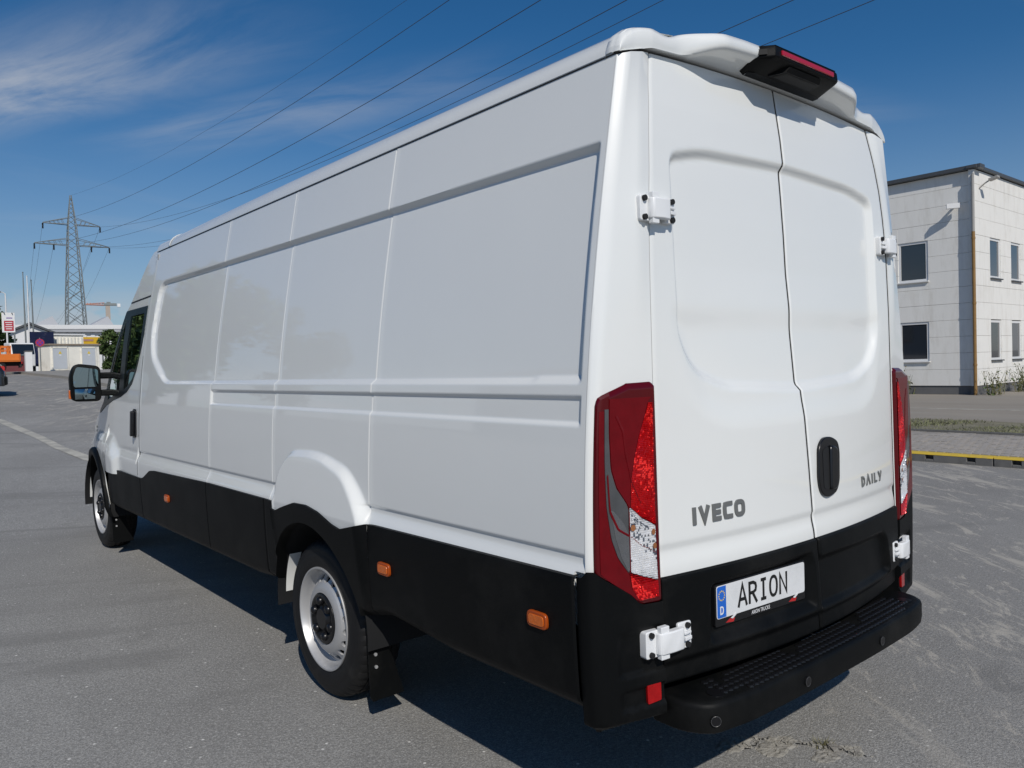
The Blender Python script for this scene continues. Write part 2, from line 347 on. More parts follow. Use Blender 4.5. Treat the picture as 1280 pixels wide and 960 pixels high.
# roof: long shell with rolled sides and a drip rail
RC = np.array([(-.8225, 2.3215), (-.8205, 2.338), (-.812, 2.358), (-.795, 2.380), (-.770, 2.398), (-.735, 2.412), (-.68, 2.424), (-.55, 2.440), (-.3, 2.455), (0, 2.46)])
RC = np.concatenate([RC, (RC[:-1]*np.array([-1, 1]))[::-1]])
def roof():
    mb = MB()
    ys = np.concatenate([np.linspace(.075, 4.25, 12), np.linspace(4.3, 4.47, 4)])
    P = np.array([[(x, y, z+.012*math.sin(max(0, min(1, (y-.1)/4.2))*math.pi)*(abs(x) < .8)) for x, z in RC] for y in ys])
    mb.grid(P)
    for k in (2.20, 1.30): pass
    mb.build('roof', M['paint'], van, smooth=50, flip=True)
    for s in (-1, 1):
        g = MB(); ysg = np.linspace(.07, 4.47, 20)
        g.grid(np.array([[(s*(XP(2.318)-.002), y, 2.3165), (s*(XP(2.318)-.012), y, 2.320), (s*.8235, y, 2.3235)] for y in ysg]))
        g.build('roof_gutter', M['gutter'], van, flip=(s < 0))
    # transverse rib behind the cab
    rb = MB()
    for yy in (4.18,):
        pr = []
        for x, z in RC: pr.append([(x*1.003, yy-.02, z+.001), (x*1.006, yy-.012, z+.006), (x*1.006, yy+.012, z+.006), (x*1.003, yy+.02, z+.001)])
        rb.grid(np.array(pr))
    rb.build('roof_rib', M['paint'], van, smooth=50)
roof()

# roof cap over the rear doors
def roof_cap():
    s = np.unique(np.concatenate([np.linspace(0, 1, 121), np.linspace(.0, .16, 50), np.linspace(.84, 1, 50)]))
    seg = np.concatenate([[0], np.cumsum(np.hypot(*np.diff(RC, axis=0).T))]); seg /= seg[-1]
    xr = np.interp(s, seg, RC[:, 0]); zr = np.interp(s, seg, RC[:, 1])
    def up(a): return 1 if a < .70 else 0
    rows = []
    for x, z in zip(xr, zr):
        a = abs(x); sg = -1 if x < 0 else 1
        c = float(S((.57-a)/.17))                                     # 1 in the middle brow
        z = z-.020*math.exp(-((a-.61)/.06)**2)
        # plan line of the rear face: straight, then the slanted corner as on the pillars
        yp = float(np.interp(a, [0, .69, .722, .76, .826], [.036, .036, .040, .044, .046]))
        k = float(S((a-.69)/.05))
        yb = yp-.064*c
        f = min(1.0, max(0.0, (a-.665)/(.826-.665)))
        zd = 2.358+.026*(1-(a/.70)**2) if a < .68 else float(np.interp(a, [.68, .70, .826], [2.3595, 2.356, 2.320]))
        zb = zd+.004+.022*c+.010*c*(1-(a/.4)**2 if a < .4 else 0)
        yt = (float(YE(min(zd, 2.37)))+.004)*(1-k)+yp*k
        dz = z-zb; r = min(.016, .3*max(dz, .002))
        A0 = (x, .105, z-.010); A = (x*1.003, .098, z+.004); A1 = (x*1.003, .078, z+.005); A2 = (x*1.002, .072, z+.002); A3 = (x*1.002, .066, z+.003)
        B0 = (x, yb+r*1.3, z+.001); B = (x*.9995, yb+r*.35, z-r*.25); B1 = (x*.999, yb, z-r*1.1); Bm = (x*.999, yb-.004*c, z-.55*dz); C0 = (x*.999, yb-.002*c, zb+.15*dz)
        C = (x*.998, yb+.003, zb); C1 = (x*.998, yb+.010*c+.003, zb-.004); T = (x*.998, yt, zd+.001); T1 = (x*.998, yt+.05, zd+.001)
        rows.append([A0, A, A1, A2, A3, B0, B, B1, Bm, C0, C, C1, T, T1])
    mb = MB(); mb.grid(np.array(rows)); mb.build('roof_cap', M['paint'], van, smooth=50)
roof_cap()

# rear corner pillars
def pillar(mirror):
    ts = lin(0, 1, .014, [.66], .006, .08); us = np.linspace(0, 1, 30); P = []
    for t in ts:
        row = []
        def zz(k): return .835-.05*k+t*(2.316+.036*k-.835+.05*k)
        z = zz(0); X = float(XP(z)); row += [(-X+.004, .0655, z), (-X-.0012, .0635, z), (-X-.0008, .060, z)]
        row += [tuple(corner(u, zz(u))) for u in us[1:]]
        z = zz(1); xe = float(XE(z)); ye = float(YE(z)); row += [(-(xe+.0060), ye+.0025, z), (-(xe+.005), ye+.03, z)]
        P.append(row)
    P = np.array(P); mb = MB(); mb.grid(P[:, :-1]); mb.grid(P[:, -2:], 1); mb.build('corner_pillar', [M['paint'], M['seam']], van, smooth=45, mirror=mirror)  # inner return coloured black, so the door gap reads as shade
for mi in (False, True): pillar(mi)

# ------------------------------------------------------------------ rear doors
ZSPL = .812
def zdoor_top(x): return 2.352+.026*(1-(np.abs(x)/.70)**2)
RDOOR = [(-.648, 2.060), (-.48, 2.098), (0, 2.118), (.4, 2.118), (.4, 1.318), (-.02, 1.318), (-.43, 1.340), (-.575, 1.395), (-.645, 1.50)]
def d_door(x, z):
    """inward displacement of the left door (x<0)"""
    sd = sdpoly(x, z, rounded(RDOOR, [.05, .1, .2, 0, 0, 0, .12, .12, .1], 7))
    w = np.interp(z, [1.30, 1.36, 1.5, 1.9, 2.0], [.03, .03, .03, .030, .032])
    d = .020*BV(-sd/w)
    # softer facet under the window blank
    out = [(-.70, 1.62), (.4, 1.62), (.4, 1.215), (-.05, 1.215), (-.44, 1.212), (-.585, 1.27), (-.655, 1.45)]
    sd2 = sdpoly(x, z, rounded(out, [.1, 0, 0, 0, .1, .1, .1], 6)); d = d+.007*S(-sd2/.10)
    d = d+.006*S((.905-z)/.018)-.006*S((.885-z)/.06)
    return d
def rear_door(s):
    mirror = s > 0
    zf = np.linspace(0, 1, 160); xs = lin(-.755, -.0058, .009, [-.655, -.0058], .004, .04)
    P = np.zeros((len(xs), len(zf), 3))
    for i, xf in enumerate((xs+.755)/(.755-.0058)):
        zt = None
        for j, t in enumerate(zf):
            z = ZSPL-.02+t*(float(zdoor_top(-.70*(1-xf)))-ZSPL+.02)
            xe = float(XE(z)); x = -xe+xf*(xe-.0058)
            P[i, j] = (x, 0, z)
    X, Z = P[..., 0], P[..., 2]
    ed = np.minimum(np.minimum(X+XE(Z), -X-.0058), zdoor_top(X)-Z)
    P[..., 1] = YD(X, Z)+d_door(X, Z)+.003*(1-np.clip(ed/.003, 0, 1))**2
    mb = MB(); mb.grid(P)
    for E_ in (P[0], P[-1], P[:, -1]):
        b0 = E_.copy(); b0[:, 1] += .002; b = E_.copy(); b[:, 1] += .05; mb.grid(np.stack([E_, b0], 0)); mb.grid(np.stack([b0, b], 0), 1)  # return faces blackened in colour to put shade into the gap
    door = mb.build('rear_door', [M['paint'], M['seam']], van, smooth=40, mirror=mirror)
    # black lower trim
    zt = np.linspace(0, 1, 70); P = np.zeros((len(xs), len(zt), 3))
    for i, x in enumerate(xs):
        for j, t in enumerate(zt): P[i, j] = (x, 0, .494+t*(ZSPL-.494))
    X, Z = P[..., 0], P[..., 2]
    rec = [(-.635, .585), (-.60, .715), (-.555, .750), (.3, .762), (.3, .555), (-.62, .555)] if s > 0 else [(-.590, .575), (-.575, .772), (-.045, .782), (-.03, .74), (-.03, .575)]
    sd = sdpoly(X, Z, rounded(rec, .03, 5)); ed = np.minimum(np.minimum(X+.755, -X-.0058), Z-.494)
    fold = .030*S((.585-Z)/.05)
    k_ = BV(-sd/.035); yr = YD(X, Z)+.012
    P[..., 1] = (YD(X, Z)-.012)*(1-k_)+yr*k_+.016*S((.575-Z)/.03)*(1-k_)+.008*(1-np.clip(ed/.008, 0, 1))**2+.01*S((Z-ZSPL+.006)/.006)
    mb = MB(); mb.grid(P)
    for E_ in (P[0], P[-1], P[:, 0], P[:, -1]):
        b = E_.copy(); b[:, 1] += .05; mb.grid(np.stack([E_, b], 0))
    mb.build('door_trim', M['plastic'], door, smooth=40, mirror=mirror)
    return door
door_l = rear_door(-1); door_r = rear_door(1)
def on_door(off):
    def f(p, d): return np.array([p[0], float(YD(p[0], p[1]))-off-d, p[1]])
    return f
# dark jamb and seal strips behind the gaps, so the gaps read dark
jb = MB(); jb.box((0, .10, 1.40), (1.62, .02, 1.86)); jb.build('door_seal', M['seam'], van)
jb = MB(); P = []
for z in np.linspace(.50, 2.37, 120):
    y = float(YD(0, z))+(float(d_door(np.array(-.004), np.array(z)))+.007 if z > .80 else .026); P.append([(-.012, y, z), (.012, y, z)])
jb.grid(np.array(P)); jb.build('centre_seal', M['seam'], van)
for s in (-1, 1):
    jb = MB(); P = []
    for z in np.linspace(.50, 2.35, 120):
        y = float(YE(z))+.010; P.append([(s*(XE(z)-.010), y, z), (s*(XE(z)+.014), y, z)])
    jb.grid(np.array(P)); jb.build('edge_seal', M['seam'], van)
def arcp(cx, cy, rx, ry, a0, a1, n=10): return [(cx+rx*math.cos(R(a)), cy+ry*math.sin(R(a))) for a in np.linspace(a0, a1, n)]
def badge_letters(spec, x0, z0, h, gap, wst, parent, m, off, slant=0.0, name='letter', wx=1.0):
    x = x0
    for wd, paths in spec:
        wd = wd*wx
        mb = MB()
        f = on_door(off)
        for k, (pth, closed) in enumerate(paths):
            pts = [(x+px*wd*h+slant*pz*h, z0+pz*h) for px, pz in pth]
            mb.strip(pts, wst*h, f, -.002, .0035+.0003*k, closed)
        mb.build(name, m, parent, bevel=.0006); x += (wd+gap)*h
def oval(x0, x1, z0, z1, n=20, p=2.6):
    th = np.linspace(0, 2*math.pi, n, endpoint=False); c, s_ = np.cos(th), np.sin(th)
    return [((x0+x1)/2+(x1-x0)/2*np.sign(a)*abs(a)**(2/p), (z0+z1)/2+(z1-z0)/2*np.sign(b)*abs(b)**(2/p)) for a, b in zip(c, s_)]
w = .26; q = w/2
IV = [(.30, [([(.5, 0), (.5, 1)], False)]),
      (.92, [([(.13, 1), (.5, .14), (.87, 1)], False)]),
      (.72, [([(1, 1-q), (.18, 1-q), (.18, q), (1, q)], False), ([(.2, .5), (.95, .5)], False)]),
      (.80, [([(1, 1-q), (.45, 1-q), (.22, .85), (.16, .66), (.16, .34), (.22, .15), (.45, q), (1, q)], False)]),
      (.92, [(oval(.14, .86, q, 1-q, 20, 3.2), True)])]
badge_letters(IV, -.622, .945, .053, .20, w, door_l, M['badge'], .001)
DA = [(.60, [([(.12, .08), (.12, .92), (.48, .92), (.88, .70), (.88, .30), (.48, .08)], True)]),
      (.78, [([(.06, 0), (.5, .93), (.94, 0)], False)]),
      (.24, [([(.5, 0), (.5, 1)], False)]),
      (.56, [([(.16, 1), (.16, .10), (1, .10)], False)]),
      (.74, [([(.08, 1), (.52, .38)], False), ([(.92, 1), (.36, 0)], False)])]
badge_letters(DA, .388, .938, .038, .40, .19, door_r, M['badge'], .001, wx=1.30)

# door handle on the right door
def rear_handle():
    f = on_door(.002)
    out = rounded([(.048, .960), (.040, 1.010), (.056, 1.120), (.092, 1.150), (.150, 1.150), (.196, 1.130), (.205, 1.095), (.188, .985), (.160, .950), (.092, .938)], .022, 4)
    mb = MB(); mb.prism(out, f, -.004, .009); h = mb.build('door_handle', M['plastic_smooth'], door_r, bevel=.003, smooth=40)
    mb = MB(); mb.prism(rounded([(.066, .972), (.108, .965), (.122, 1.118), (.076, 1.110)], .016, 4), f, .0092, .0102); mb.build('handle_recess', M['seam'], h)
    mb = MB(); mb.prism(rounded([(.104, .962), (.156, .966), (.176, 1.110), (.124, 1.124)], .020, 5), f, .007, .019); mb.build('handle_grip', M['plastic_smooth'], h, bevel=.006, smooth=40)
rear_handle()

# licence plate in its holder
def licence_plate():
    cx, cz = -.318, .697; kx, kz = .86, .92
    ang = 0.0
    y0_, y1_ = float(YD(cx-.225, cz)), float(YD(cx+.225, cz)); sl = (y1_-y0_)/.45
    def f(p, d): return np.array([cx+p[0]*kx, (y0_+y1_)/2+sl*p[0]*kx+.004-d, cz+p[1]*kz])
    mb = MB(); mb.prism(rounded([(-.266, -.082), (.266, -.082), (.266, .060), (-.266, .060)], .008, 3), f, -.012, .006)
    hold = mb.build('plate_holder', M['plastic_smooth'], door_l, bevel=.002)
    mb = MB(); mb.prism(rounded([(-.26, -.055), (.26, -.055), (.26, .055), (-.26, .055)], .010, 4), f, .006, .0078); mb.build('licence_plate', M['plate_white'], hold, bevel=.0006)
    mb = MB(); mb.prism(rounded([(-.2575, -.0525), (-.210, -.0525), (-.210, .0525), (-.2575, .0525)], [.008, 0, 0, .008], 4), f, .0072, .0084); mb.build('euro_band', M['plate_blue'], hold)
    st = MB()
    for k in range(12):
        a = k*math.pi/6; st.prism([(-.234+.0155*math.cos(a)+.0028*math.cos(b), .021+.0155*math.sin(a)+.0028*math.sin(b)) for b in np.arange(5)*2*math.pi/5+math.pi/2], f, .0084, .0088)
    st.build('star_ring', M['yellow_print'], hold)
    d = MB(); d.strip([(-.241, -.028), (-.241, -.0165), (-.233, -.0165), (-.228, -.0195), (-.2265, -.026), (-.2265, -.030), (-.228, -.0365), (-.233, -.0395), (-.241, -.0395)], .0048, f, .0084, .0089, True)
    d.build('country_letter', M['white_print'], hold)
    # ARION in a typewriter-like face
    h = .076; z0 = -.036; ws = .0112
    def put(paths, x, wd):
        mb = MB()
        for k, (p, c) in enumerate(paths): mb.strip([(x+a*wd, z0+b*h) for a, b in p], ws, f, .0076, .0086+.00012*k, c)
        mb.build('plate_letter', M['plate_black'], hold)
    xs = [-.142, -.082, -.018, .040, .100]; wd = .047
    put([([(.0, 0), (.5, .985), (1, 0)], False), ([(.20, .33), (.80, .33)], False)], xs[0], wd)
    put([([(.08, 0), (.08, .94), (.55, .94), (.82, .86), (.88, .72), (.82, .57), (.55, .49), (.14, .49)], False), ([(.48, .46), (.98, 0)], False)], xs[1], wd)
    put([([(.5, .04), (.5, .96)], False), ([(.14, .94), (.86, .94)], False), ([(.14, .06), (.86, .06)], False)], xs[2], wd*.9)
    put([(oval(.06, .94, .06, .94, 22, 2.3), True)], xs[3], wd)
    put([([(.08, 0), (.08, .94), (.92, .06), (.92, 1)], False)], xs[4], wd)
    text_mesh('ARION TRUCKS', .0185, lambda p, d: f((p[0]-.012, p[1]-.069), .0066), hold, M['white_print'], 'holder_text', squeeze=.82, bold=.0002)
    for k, xx in enumerate((-.185, .185)):
        mb = MB(); mb.prism([(xx-.026, -.074), (xx+.016, -.078), (xx+.024, -.066), (xx-.004, -.064)], f, .006, .0068); mb.build('dealer_mark', M['red_print'], hold)
        mb = MB(); mb.prism([(xx-.002, -.062), (xx+.010, -.066), (xx+.030, -.055), (xx+.028, -.049), (xx+.014, -.0555)], f, .0078, .0086); mb.build('dealer_mark', M['white_print'], hold)
licence_plate()

# ------------------------------------------------------------------ door hinges
def hinge(cx, cz, wd, ht, yb, mirror, rz=0.0, parent=None, pad=False):
    """white bolted strap hinge lying across pillar and door"""
    e = empty('door_hinge', (0, 0, 0), parent=van)
    ca, sa = math.cos(rz), math.sin(rz)
    def f(p, d): return np.array([cx+p[0]*ca+d*sa*-1*-1, yb+p[0]*sa-d*ca, cz+p[1]])
    for s_, wv in ((-1, .30), (1, .30)):
        mb = MB(); x0 = s_*wd*.5; x1 = s_*wd*(.5-wv)
        pts = rounded([(min(x0, x1), -ht*.50), (max(x0, x1), -ht*.50), (max(x0, x1), ht*.50), (min(x0, x1), ht*.50)], .008, 4)
        mb.prism(pts, f, -.02, .010); mb.build('hinge_leaf', M['hinge'], e, bevel=.0025, smooth=40, mirror=mirror)
        for t in (-1, 1):
            bt = MB(); bx = s_*wd*.40; bz = t*ht*.36
            ring = [f((bx+.0085*math.cos(a), bz+.0085*math.sin(a)), .010) for a in np.linspace(0, 2*math.pi, 12, endpoint=False)]
            rin = [f((bx+.0085*math.cos(a), bz+.0085*math.sin(a)), .018) for a in np.linspace(0, 2*math.pi, 12, endpoint=False)]
            bt.grid(np.array([ring, rin]), cv=True); bt.f.append(tuple(range(12, 24))); bt.m.append(0)
            bt.build('hinge_bolt', M['seam'], e, mirror=mirror)
    cov = MB(); prof = [(-wd*.30, .008), (-wd*.29, .022), (-wd*.24, .030), (0, .033), (wd*.22, .030), (wd*.27, .022), (wd*.28, .008)]
    cov.prism(prof, lambda p, d: f((p[0], d), p[1]), -ht*.40, ht*.40); cov.build('hinge_cover', M['hinge'], e, bevel=.004, smooth=40, mirror=mirror)
    for zz in (-ht*.47, ht*.50):
        kn = MB(); kn.prism([(-wd*.26, .008), (-wd*.26, .026), (-wd*.08, .026), (-wd*.08, .008)], lambda p, d: f((p[0], d), p[1]), zz-.009, zz+.009); kn.build('hinge_knuckle', M['hinge'], e, bevel=.002, mirror=mirror)
    kn = MB(); kn.prism([(wd*.29, .010), (wd*.29, .024), (wd*.46, .020), (wd*.46, .010)], lambda p, d: f((p[0], d), p[1]), -.013, -.002); kn.build('hinge_lug', M['hinge'], e, bevel=.002, mirror=mirror)
    kn = MB(); kn.prism([(wd*.29, .010), (wd*.29, .022), (wd*.46, .018), (wd*.46, .010)], lambda p, d: f((p[0], d), p[1]), .004, .012)
    kn.build('hinge_lug', M['hinge'], e, bevel=.002, mirror=mirror)
for mi in (False, True):
    hinge(-.729, 1.875, .148, .074, .010, mi, rz=-.03)
    hinge(-.752, .636, .182, .078, -.012, mi, rz=-.10)

# ------------------------------------------------------------------ tail lamps
_UA = [0, .06, .13, .21, .27, .385, .48, .62, .87, 1]; _UB = [.078, .118, .172, .28, .37, .525, .61, .72, .91, 1]
def lamp_pt(u, z, out): return corner(float(np.interp(u, _UA, _UB)), z, out)
LZT = lambda u: np.interp(u, [0, .05, .41, .92, 1], [1.325, 1.342, 1.380, 1.382, 1.376])
LZB = lambda u: np.interp(u, [0, .06, .21, .50, .60, .93, 1], [.862, .850, .820, .757, .746, .743, .745])
def lamp_patch(name, m, u0f, u1f, z0, z1, out, parent, mirror, nu=14, nz=30, lip=True):
    P = []
    for z in np.linspace(z0, z1, nz):
        a, b = u0f(z), u1f(z); P.append([lamp_pt(u, z, out) for u in np.linspace(a, b, nu)])
    mb = MB(); P = np.array(P); mb.grid(P)
    if lip:
        Q = []
        for z in np.linspace(z0, z1, nz):
            a, b = u0f(z), u1f(z); Q.append([lamp_pt(u, z, out-.008) for u in np.linspace(a, b, nu)])
        Q = np.array(Q)
        for A, B in ((P[0], Q[0]), (P[-1], Q[-1]), (P[:, 0], Q[:, 0]), (P[:, -1], Q[:, -1])): mb.grid(np.stack([A, B], 0))
    return mb.build(name, m, parent, smooth=50, mirror=mirror)
def lamp_facets(name, m, u0f, u1f, z0, z1, out, parent, mirror, nu, nz, amp, alt=None, share=.15):
    """moulded pyramid optics: every cell of the lens is a small raised pyramid"""
    mb = MB(); V = []; F = []; mi = []; q = np.random.default_rng(nu*nz)
    def at(a, b): z = z0+(z1-z0)*b; u0, u1 = u0f(z), u1f(z); return u0+(u1-u0)*a, z
    for i in range(nu):
        for j in range(nz):
            k = len(V); c4 = [at((i+a)/nu, (j+b)/nz) for a, b in ((0, 0), (1, 0), (1, 1), (0, 1))]
            V += [lamp_pt(u, z, out) for u, z in c4]; um, zm = at((i+.5+q.normal()*.10)/nu, (j+.5+q.normal()*.10)/nz); V.append(lamp_pt(um, zm, out+amp*(.6+.8*q.random())))
            zc = at((i+.5)/nu, (j+.5)/nz); bd = math.sin(zc[0]*11+zc[1]*34+1.2*math.sin(zc[0]*5))
            mi += [int(q.random() < (share*3.2 if bd > .45 else share*.22))]*4
            F += [(k, k+1, k+4), (k+1, k+2, k+4), (k+2, k+3, k+4), (k+3, k, k+4)]
    mb.add(V, F)
    if alt is None: return mb.build(name, m, parent, mirror=mirror)
    mb.m = mi; return mb.build(name, [m, alt], parent, mirror=mirror)
def tail_lamp(mirror):
    us = np.linspace(-.0, 1, 40); ts = np.linspace(0, 1, 60); P = np.zeros((40, 60, 3)); Q = P.copy()
    for i, u in enumerate(us):
        for j, t in enumerate(ts):
            z = LZB(u)+t*(LZT(u)-LZB(u)); ed = min(u/.05, (1-u)/.05, t/.015, (1-t)/.015, 1.0)
            P[i, j] = lamp_pt(u, z, -.002+.015*math.sqrt(max(0, 1-(1-ed)**2)))
    mb = MB(); mb.grid(P); lamp = mb.build('tail_lamp', M['red_dark'], van, smooth=60, mirror=mirror)
    C = lambda pts: (lambda z: np.interp(z, [p[0] for p in pts], [p[1] for p in pts]))
    tag(lamp)
    # curves by height (z -> u)
    sl = C([(.85, .372), (.895, .268), (.95, .208), (1.04, .160), (1.165, .138), (1.31, .130)])
    sr = C([(.85, .380), (1.03, .385), (1.045, .36), (1.09, .255), (1.145, .200), (1.24, .178), (1.315, .172)])
    fl = C([(.972, .862), (1.0, .60), (1.03, .425), (1.10, .43), (1.17, .50), (1.24, .61), (1.325, .80)])
    lamp_patch('lens_strip', M['smoke'], sl, sr, .852, 1.31, .0150, lamp, mirror)
    lamp_patch('reflector_panel', M['chrome'], C([(.85, .375), (.895, .30), (.95, .245), (1.03, .20)]), C([(.85, .383), (.955, .385), (.99, .33), (1.03, .22)]), .856, 1.03, .0162, lamp, mirror)
    lamp_facets('clear_lens', M['clear_facet'], C([(.815, .86), (.832, .62), (.850, .390), (1.03, .395)]), C([(.815, .885), (.90, .878), (.97, .870), (.995, .62), (1.032, .40)]), .816, 1.030, .0166, lamp, mirror, 17, 34, .0028, M['chrome'], .10)
    lamp_facets('red_lens_field', M['red_facet'], fl, C([(.9, .885), (1.33, .89)]), .974, 1.322, .0158, lamp, mirror, 16, 66, .0028, M['red_bright'], .13)
    lamp_patch('red_lens_upper', M['red_lens'], C([(1.03, .398), (1.045, .37), (1.09, .265), (1.145, .210), (1.24, .188), (1.34, .18)]), C([(1.03, .42), (1.10, .425), (1.17, .495), (1.24, .605), (1.325, .79), (1.34, .88)]), 1.032, 1.338, .0154, lamp, mirror)
    lamp_facets('red_lens_lower', M['red_facet'], C([(.755, .56), (.80, .42), (.845, .385)]), C([(.755, .91), (.812, .90), (.830, .62), (.848, .395)]), .765, .846, .0158, lamp, mirror, 18, 12, .0026, M['red_bright'], .16)
    lamp_patch('red_lens_base', M['red_lens'], C([(.765, .50), (.80, .33), (.83, .20), (.86, .08), (1.3, .06)]), C([(.765, .54), (.80, .41), (.845, .378), (.895, .260), (.95, .200), (1.04, .152), (1.165, .130), (1.31, .122)]), .768, 1.305, .0150, lamp, mirror)
    mb = MB()
    for pts in ([(.25, 1.29), (.33, 1.245), (.365, 1.175), (.44, 1.10), (.60, 1.04)], [(.165, 1.13), (.19, 1.03), (.27, .975), (.385, .953)], [(.395, .953), (.58, .922), (.87, .893)], [(.395, .85), (.395, 1.02)]):
        P = []; pts = np.array(pts); tt = np.linspace(0, len(pts)-1, 18)
        for t in tt:
            u = np.interp(t, range(len(pts)), pts[:, 0]); z = np.interp(t, range(len(pts)), pts[:, 1])
            P.append([lamp_pt(u-.008, z-.0022, .0165), lamp_pt(u, z, .0178), lamp_pt(u+.008, z+.0022, .0165)])
        mb.grid(np.array(P))
    mb.build('lens_rib', M['red_lens'], lamp, smooth=60, mirror=mirror)
    for (u, z) in ((.43, .975), (.80, .955), (.82, .915)):
        mb = MB(); ring = [lamp_pt(u+.04*math.cos(a), z+.009*math.sin(a), .0222) for a in np.linspace(0, 2*math.pi, 14, endpoint=False)]
        mb.add(ring, [tuple(range(14))]); mb.build('indicator_bulb', M['bulb'], lamp, mirror=mirror)
for mi in (False, True): tail_lamp(mi)

# ------------------------------------------------------------------ black corner bumpers, cladding, sills
def corner_bumper(mirror):
    zs = np.concatenate([[.352, .360], np.linspace(.372, 1, 50)*1.0]); us = np.linspace(0, 1, 26); P = []
    zt = lambda u: float(LZB(np.interp(u, _UB, _UA)))+.006
    ts = np.linspace(0, 1, 60)
    for t in ts:
        row = []
        for y in (.087, .078, .068):
            z = 0.400+t*(.850-0.400); X = float(XP(max(z, .45)))
            row.append((-(X+.014-.05*(1-S(t/.08))), y, z))
        for u in us:
            z = 0.400+t*(zt(u)-0.400); zz = max(z, .45)
            o = .014-.05*(1-S(t/.08))+.0
            # moulded bands round the reflector and hinge
            if u > .30:
                e = S((u-.30)/.10)
                o += -.010*e*S((z-.455)/.01)*S((.520-z)/.012)
                o += -.012*e*S((z-.552)/.01)*S((.690-z)/.03)
            p = corner(u, zz, o); row.append((p[0], p[1], z))
        z = 0.400+t*(zt(1)-0.400); row.append((-.748, .05, z)); P.append(row)
    mb = MB(); mb.grid(np.array(P)); cb = mb.build('corner_bumper', M['plastic'], van, smooth=40, mirror=mirror)
    f = lambda p, d: corner(p[0], p[1], d)
    mb = MB(); mb.prism(rounded([(.72, .462), (.93, .466), (.93, .522), (.72, .518)], .01, 3), f, .0, .012); mb.build('rear_reflector', M['red_facet'], cb, bevel=.001, mirror=mirror)
for mi in (False, True): corner_bumper(mi)

RW, FW = 1.72, 5.82      # wheel stations
RC_, HZ = .425, .355
ZBT = lambda y: np.interp(y, [0, .7, 1.12, 1.3, 2.2, 2.4, 5.5], [.470, .468, .50, .46, .44, .425, .42])
def clad_piece(y0, y1, mirror, arch=None, name='cladding_panel', rad=RC_):
    if arch is None: ys = lin(y0, y1, .03, [y0, y1], .006, .012)
    else:
        a0 = math.degrees(math.asin((ZBT(arch-.42)-HZ)/rad)); th = np.linspace(180-a0, a0, 40)
        ys = np.concatenate([np.linspace(y0, arch-rad*math.cos(R(a0)), 8)[:-1], arch+rad*np.cos(np.radians(th)), np.linspace(arch+rad*math.cos(R(a0)), y1, 8)[1:]])
    ts = np.linspace(0, 1, 26); P = []; lip = []
    for y in ys:
        zb = float(ZBT(y)); inside = False
        if arch is not None and abs(y-arch) < rad*math.cos(R(a0))+1e-6:
            zb = HZ+math.sqrt(max(0, rad**2-(y-arch)**2)); inside = True
        zt = float(ZT(y)); row = []
        for t in ts:
            z = zb+t*(zt-zb); d = .016+float(bulge(np.array(y), np.array(z)))
            d += .018*float(S((.893-z)/.062))*(1-float(bmask(np.array(y), np.array(z))))-.006
            ey = min(y-y0, y1-y); d -= .006*(1-min(1, ey/.006))**2
            if not inside: d -= .035*(1-float(S((z-zb)/.05)))**2
            row.append((-(float(XP(z))+d), y, z))
        tp = row[-1]; row.append((tp[0]+.025, y, tp[2]+.001))
        b = row[0]; row.insert(0, (b[0]+(.05 if inside else .16), y, b[2]+(0 if inside else -.012)))
        P.append(row)
    mb = MB(); mb.grid(np.array(P)); return mb.build(name, M['plastic'], van, smooth=38, mirror=mirror, flip=True)
for mi in (False, True):
    c1 = clad_piece(.0872, 1.222, mi); clad_piece(1.225, 2.215, mi, RW, 'wheel_arch_trim'); clad_piece(2.218, 3.03, mi); clad_piece(3.033, 4.375, mi); clad_piece(4.378, 5.28, mi)
def side_marker(y, z, wd=.085, mirror=False):
    d = .016+.012+float(bulge(np.array(y), np.array(z))); X = float(XP(z))+d
    f = lambda p, dd: np.array([-(X+dd), y+p[0], z+p[1]])
    mb = MB(); mb.prism(rounded([(-wd/2, -.024), (wd/2, -.024), (wd/2, .024), (-wd/2, .024)], .018, 5), f, -.01, .010); o = mb.build('side_marker', M['amber_dark'], van, bevel=.003, smooth=40, mirror=mirror)
    mb = MB(); mb.prism(rounded([(-wd/2+.010, -.015), (wd/2-.010, -.015), (wd/2-.010, .015), (-wd/2+.010, .015)], .010, 5), f, .008, .0125); mb.build('marker_lens', M['amber'], o, bevel=.001, mirror=mirror)
for mi in (False, True):
    for (y, z) in ((.235, .700), (1.095, .690), (3.76, .655)): side_marker(y, z, mirror=mi)

